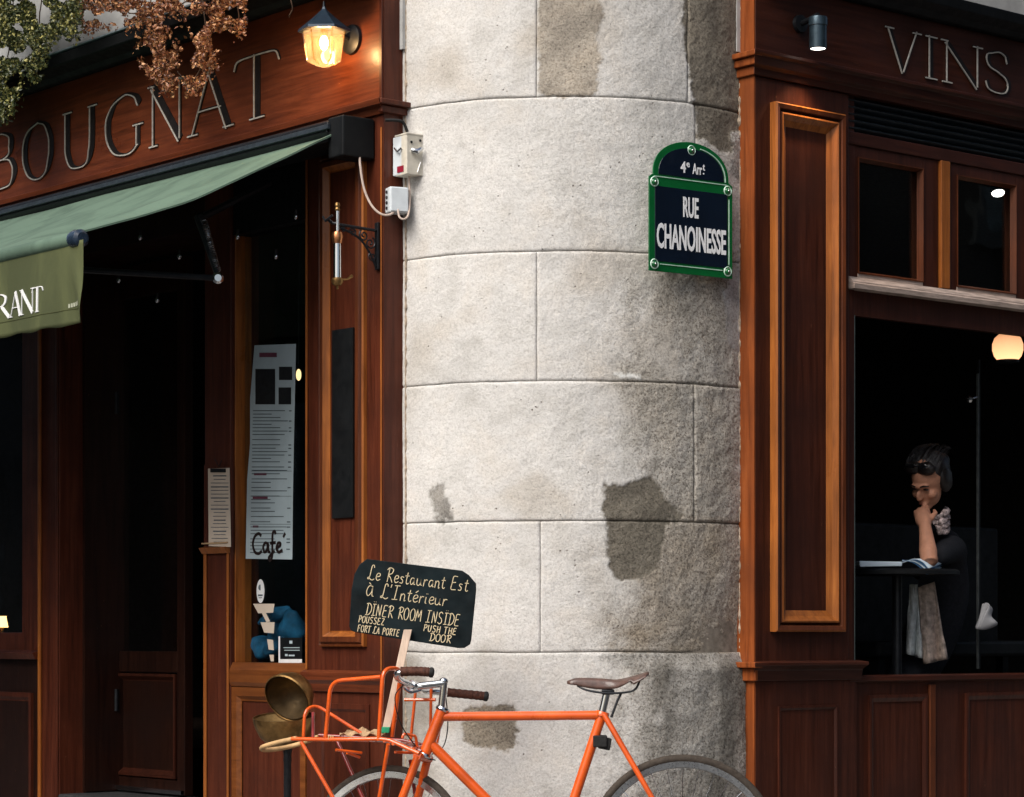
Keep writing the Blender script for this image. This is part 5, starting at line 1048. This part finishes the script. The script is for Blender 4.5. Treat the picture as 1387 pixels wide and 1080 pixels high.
# ================================================================== READER AT THE OPEN WINDOW
def realize(o):
    bpy.context.view_layer.update(); me = bpy.data.meshes.new_from_object(o.evaluated_get(bpy.context.evaluated_depsgraph_get())); return me
def skin(verts, edges, radii, root=0, sub=2):
    me = bpy.data.meshes.new('k'); me.from_pydata(verts, edges, []); o = bpy.data.objects.new('k', me); COL.objects.link(o)
    o.modifiers.new('s', 'SKIN'); me.skin_vertices[0].data[root].use_root = True
    for i, r_ in enumerate(radii): me.skin_vertices[0].data[i].radius = (r_, r_) if not isinstance(r_, tuple) else r_
    s_ = o.modifiers.new('u', 'SUBSURF'); s_.levels = sub; s_.render_levels = sub; out = realize(o); bpy.data.objects.remove(o); return out
pp = thing('person', W(1270, 915, 10.95), 'person reading at the window, chin resting on one hand, sunglasses on dark hair', 'person')
H = W(1258, 652, 10.70)
fd = Vector((-.62, -.62, -.58)).normalized(); upv = (Vector((.05, -.1, 1)) - fd * Vector((.05, -.1, 1)).dot(fd)).normalized(); rt = fd.cross(upv).normalized()
HM = Matrix((rt, fd, upv)).transposed()
hp = lambda x, y, z: H + HM @ Vector((x, y, z))
pel, bel, che, nk = W(1275, 900, 11.05), W(1278, 830, 11.04), W(1280, 765, 11.0), W(1272, 708, 10.86)
shN, shF = W(1290, 742, 10.80), W(1262, 742, 11.14)
elN, wrN = W(1259, 762, 10.46), W(1253, 712, 10.55)
elF, wrF = W(1238, 792, 10.95), W(1236, 762, 10.70)
hn = hp(-.02, .06, -.085)
V = [pel, bel, che, nk, hp(0, -.02, -.07), shN, elN, wrN, shF, elF, wrF, W(1225, 905, 10.85), W(1222, 1010, 10.8), W(1228, 905, 11.15), W(1226, 1010, 11.1)]
E = [(0, 1), (1, 2), (2, 3), (3, 4), (2, 5), (5, 6), (6, 7), (2, 8), (8, 9), (9, 10), (0, 11), (11, 12), (0, 13), (13, 14)]
RD = [.12, .11, .12, .045, .045, .05, .033, .023, .05, .033, .022, .075, .05, .075, .05]
bmj = bmesh.new(); bmj.from_mesh(skin(V, E, RD))
def addm(mb):
    me = bpy.data.meshes.new('t'); me.from_pydata(mb.v, [], mb.f); bmj.from_mesh(me); bpy.data.meshes.remove(me)
hm = MB(); hm.blob(hp(0, -.015, .025), (.070, .088, .088), 24, 16, HM).blob(hp(0, .022, -.035), (.054, .058, .070), 20, 14, HM).blob(hp(0, .052, -.085), (.026, .024, .020), 14, 10, HM)
hm.blob(hp(0, .088, -.018), (.010, .020, .022), 12, 8, HM).blob(hp(0, .092, -.03), (.014, .016, .010), 12, 8, HM).blob(hp(0, .078, -.058), (.022, .010, .006), 12, 6, HM).blob(hp(0, .075, -.067), (.018, .010, .006), 12, 6, HM)
hm.blob(hp(-.036, .05, -.03), (.022, .024, .022), 12, 8, HM).blob(hp(.036, .05, -.03), (.022, .024, .022), 12, 8, HM).blob(hp(0, .068, .018), (.045, .018, .012), 16, 8, HM).blob(hp(.068, -.01, -.01), (.008, .016, .028), 10, 8, HM).blob(hp(-.068, -.01, -.01), (.008, .016, .028), 10, 8, HM)
addm(hm)
# hands: palm and five bent fingers each
def handm(wr, to, side, pn, curl=.35):
    to = Vector(to).normalized(); side = Vector(side); side = (side - to * side.dot(to)).normalized(); pn = Vector(pn); h = MB()
    h.tube([wr, wr + to * .04, wr + to * .085], [.026, .036, .034], 12)
    for k, (off, ln_) in enumerate(((-.027, .072), (-.009, .08), (.009, .076), (.026, .06))):
        b0 = wr + to * .085 + side * off; d1 = (to + pn * curl * .5).normalized(); d2 = (to + pn * curl * 1.4).normalized(); d3 = (to + pn * curl * 2.4).normalized()
        h.tube([b0 - to * .02, b0, b0 + d1 * ln_ * .45, b0 + d1 * ln_ * .45 + d2 * ln_ * .33, b0 + d1 * ln_ * .45 + d2 * ln_ * .33 + d3 * ln_ * .22], [.0095, .0095, .0088, .0080, .006], 8)
    b0 = wr + to * .03 - side * .03; h.tube([b0, b0 + (to - side * .8).normalized() * .04, b0 + (to - side * .8).normalized() * .04 + (to + side * .1 + pn * .3).normalized() * .035], [.013, .0105, .007], 8)
    addm(h)
fa = MB().tube([elN.lerp(elF, .0) + Vector((.0, 0, .0)), elN.lerp(wrN, .3), elN.lerp(wrN, .7), wrN + (wrN - elN) * .1], [.034, .038, .030, .024], 14); addm(fa)
handm(wrN, (hp(.035, .055, -.05) - wrN), rt, -(hp(0, .06, -.06) - wrN).cross(rt).normalized(), .25)
handm(wrF, (-.5, -.55, -.02), (.75, -.6, 0), (0, 0, -1), .35)
bme = bpy.data.meshes.new('body'); bmesh.ops.translate(bmj, verts=bmj.verts, vec=-Vector(pp.location)); bmj.to_mesh(bme); bmj.free(); bme.materials.append(M['skin'])
bo_ = bpy.data.objects.new('body', bme); COL.objects.link(bo_); bo_.parent = pp; rmh = bo_.modifiers.new('r', 'REMESH'); rmh.mode = 'VOXEL'; rmh.voxel_size = .0045; rmh.use_smooth_shade = True
sm2 = bo_.modifiers.new('sm', 'SMOOTH'); sm2.factor = .5; sm2.iterations = 2
bm2 = realize(bo_); bo_.modifiers.clear(); bo_.data = bm2
bk_ = bmesh.new(); bk_.from_mesh(bm2); todo = set(bk_.verts); best = []
while todo:
    s0_ = todo.pop(); comp = [s0_]; st_ = [s0_]
    while st_:
        for e_ in st_.pop().link_edges:
            for v_ in e_.verts:
                if v_ in todo: todo.discard(v_); st_.append(v_); comp.append(v_)
    if len(comp) > len(best): best = comp
keep = set(best); bmesh.ops.delete(bk_, geom=[v_ for v_ in bk_.verts if v_ not in keep], context='VERTS'); bk_.to_mesh(bm2); bk_.free()
# dark top following the torso and upper arms
cv = [pel, bel, che, W(1274, 722, 10.9), shN, shN.lerp(elN, .72), shF, shF.lerp(elF, .8), W(1225, 905, 10.85), W(1228, 905, 11.15), W(1221, 1020, 10.8), W(1225, 1020, 11.1)]
cme = skin(cv, [(0, 1), (1, 2), (2, 3), (2, 4), (4, 5), (2, 6), (6, 7), (0, 8), (0, 9), (8, 10), (9, 11)], [.135, .12, .125, .055, .066, .045, .066, .045, .095, .095, .07, .07])
for v_ in cme.vertices: v_.co -= Vector(pp.location)
cme.materials.clear(); cme.materials.append(M['cloth']); co = bpy.data.objects.new('dark_top', cme); COL.objects.link(co); co.parent = pp
for p in cme.polygons: p.use_smooth = True
hr = MB(); hr.blob(hp(0, -.035, .040), (.077, .084, .080), 28, 20, HM).blob(hp(.060, -.02, -.01), (.026, .05, .075), 16, 12, HM).blob(hp(-.064, -.03, .0), (.022, .045, .06), 16, 12, HM).blob(hp(0, -.11, .03), (.042, .04, .042), 16, 12, HM).blob(hp(.03, .035, .085), (.045, .03, .028), 14, 10, HM).blob(hp(-.03, .035, .085), (.045, .03, .028), 14, 10, HM)
ho = hr.build('hair', 'hair', pp, True)
for v_ in ho.data.vertices: v_.co += Vector([noise.noise(v_.co * 40 + Vector((k * 3, 0, 0))) for k in range(3)]) * .006
hs = MB()
for k in range(90):      # loose strands over the cap of hair
    a = random.uniform(-1.5, 1.5); b0 = random.uniform(.3, 1.3); pts = [hp(.086 * math.sin(a) * math.cos(b0 - t * .5), -.035 + .09 * math.cos(b0 + t * 1.3) * .9 - .02 * t, .045 + .088 * math.sin(b0 + t * 1.1) * math.cos(a * .5) + random.gauss(0, .002)) for t in (0, .35, .7, 1)]
    hs.tube(spline(pts, 3), .0009, 4)
hs.build('hair_strands', 'hair', pp, True)
ey = MB()
for s_ in (-1, 1): ey.blob(hp(s_ * .029, .073, .004), (.014, .006, .0035), 10, 6, HM).tube([hp(s_ * .012, .085, .022), hp(s_ * .03, .083, .027), hp(s_ * .046, .070, .020)], [.003, .0035, .002], 6)
ey.build('eyes_and_brows', 'hair', pp, True)
MB().blob(hp(0, .084, -.062), (.018, .005, .004), 10, 6, HM).build('lips', simple('lips', (.3, .09, .07), .5), pp, True)
sg_ = MB()
for s_ in (-1, 1): sg_.blob(hp(s_ * .03, .055, .105), (.026, .006, .016), 14, 8, HM)
sg_.tube([hp(-.012, .06, .108), hp(.012, .06, .108)], .0025).build('sunglasses', simple('glossy_black_lens', (.012, .012, .014), .06, 0, .1, 10, 0, 1), pp, True)
MB().tube([hp(.058, .045, .10), hp(.08, -.02, .07)], .0028).tube([hp(.0, .061, .118), hp(.05, .055, .12)], .0022).build('sunglasses_frame', 'steel', pp, True)
sf_ = MB()
for k in range(4): sf_.tube(spline([W(1264 + 3 * k, 704 + 5 * k, 10.72), W(1274 + k, 700 + 7 * k, 10.70), W(1283, 692 + 9 * k, 10.78), W(1280, 690 + 8 * k, 10.95)], 5), .012, 8)
so_ = sf_.build('scarf', 'scarf', pp, True)
for v_ in so_.data.vertices: v_.co += Vector([noise.noise(v_.co * 35 + Vector((k * 3, 0, 0))) for k in range(3)]) * .012
# garment folds hanging below the table
def drape(name, mt, quad, label, cat, Y, parent=None):
    d_ = MB(); n1, n2 = 14, 18; (a, b1, c, d1) = quad
    for j in range(n2 + 1):
        for i in range(n1 + 1):
            u, v_ = i / n1, j / n2; x = (a[0] * (1 - u) + b1[0] * u) * (1 - v_) + (d1[0] * (1 - u) + c[0] * u) * v_; y = (a[1] * (1 - u) + b1[1] * u) * (1 - v_) + (d1[1] * (1 - u) + c[1] * u) * v_
            d_.v.append(W(x, y, Y + .018 * math.sin(u * 9 + v_ * 3) * (.3 + v_) + .01 * noise.noise(Vector((u * 5, v_ * 5, a[0])))))
    d_.f = [(j * (n1 + 1) + i, j * (n1 + 1) + i + 1, (j + 1) * (n1 + 1) + i + 1, (j + 1) * (n1 + 1) + i) for j in range(n2) for i in range(n1)]
    o = d_.build(name, mt, parent, True); o.modifiers.new('t', 'SOLIDIFY').thickness = .006
    if parent is None: tag(o, label, cat)
    return o
drape('shirt_hem', 'lin', [(1232, 792), (1243, 792), (1249, 892), (1228, 886)], '', '', 10.72, pp)
drape('cardigan', 'knit', [(1243, 796), (1266, 788), (1283, 893), (1252, 900)], '', '', 10.70, pp)
# table, magazine, bench, cushion
tb_ = thing('cafe_table', W(1215, 900, 10.55), 'dark cafe table at the open window under the magazine', 'table')
tz = W(1220, 771, 10.5).z; tc = W(1215, 0, 10.62)
MB().lathe([(0, 0), (.25, 0), (.26, -.008), (.26, -.022), (0, -.024)], Vector((tc.x, tc.y, tz)), (0, 0, 1), 40).build('tabletop', 'dark', tb_, True)
MB().tube([Vector((tc.x, tc.y, tz - .02)), Vector((tc.x, tc.y, .6))], .022).build('pedestal', 'iron', tb_, True); MB().lathe([(0, .03), (.18, .012), (.18, 0)], Vector((tc.x, tc.y, .582)), (0, 0, 1), 24).build('foot', 'iron', tb_, True)
mg = thing('magazine', Vector((tc.x, tc.y, tz)), 'open magazine with pale curling pages lying on the table', 'magazine')
pg = MB(); pgY = 10.44
MB().plate([W(1164, 760, 10.40), W(1222, 761, 10.40), W(1222, 767, 10.40), W(1165, 768, 10.40)], (0, 1, 0), .16).build('left_pages', 'page', mg, bevel=.003)
for k in range(4):
    s_ = MB(); P = [W(1222, 762 - k, 10.42), W(1238, 757 + k * 2.2, 10.42), W(1250, 761 + k * 4, 10.42), W(1258 - k, 772 + k * 3 - 2, 10.42)]; Q_ = [W(1222, 760, 10.60), W(1252, 757 + k * 2, 10.60), W(1266, 757 + k * 3.5, 10.60), W(1277 - k, 763 + k * 3.4, 10.58)]
    A, B = spline(P, 5), spline(Q_, 5); n_ = len(A); s_.add(A + B, [(i, i + 1, n_ + i + 1, n_ + i) for i in range(n_ - 1)]); o = s_.build('page', 'page' if k % 2 == 0 else 'pageb', mg, True); o.modifiers.new('t', 'SOLIDIFY').thickness = .003
ch_ = thing('bench', W(1290, 905, 11.1), 'dark upholstered bench behind the reader', 'bench')
MB().box(RF, 1.25, 2.6, -.95, -.5, 1.0, 1.07).build('seat', 'dark', ch_, bevel=.015); MB().box(RF, 1.25, 2.6, -1.05, -.96, 1.0, 1.6).build('backrest', 'dark', ch_, bevel=.015)
for a in (1.3, 2.55):
    for o_ in (-.55, -.9): MB().box(RF, a - .02, a + .02, o_ - .02, o_ + .02, .58, 1.0).build('leg', 'dark', ch_)
cu_ = MB().blob(W(1336, 832, 10.85), (.042, .04, .06), 24, 18).build('cushion', 'pillow', None, True); tag(cu_, 'crumpled white cushion glowing in the dark right of the reader', 'cushion')
for v_ in cu_.data.vertices: v_.co += Vector([noise.noise(v_.co * 13 + Vector((k * 7, 0, 0))) for k in range(3)]) * .06 * (1 if v_.co.z > 0 else 1)

# ================================================================== HOUSES ACROSS BOTH STREETS (unseen, added to block low sky and darken the glass reflections)
def house(fr, s0, s1, off, label, hgt=13):
    t = thing('added_townhouse', fr((s0 + s1) / 2, off, 0), label, 'house', 'added houses across the street'); MB().box(fr, s0, s1, off, off + 3, 0, hgt).build('wall', 'opp', t)
    k = 0; s_ = s0 + .8
    while s_ < s1 - 1.2:
        for z in [q for q in (1.0, 4.2, 7.4, 10.4) if q < hgt - 2]:
            f_ = MB().box(fr, s_, s_ + 1.1, off - .06, off - .001, z, z + 1.9).build('window', 'shut', t); MB().box(fr, s_ + .1, s_ + 1.0, off - .068, off - .062, z + .1, z + 1.8).build('pane', 'glass', f_)
        s_ += 2.6
house(LF, 1.4, 27, 6.6, 'unseen grey house added across the left street to shade the front and door glass', 8.6)
house(RF, .2, 14, 6.2, 'unseen grey house added across the right street to darken the transom glass')
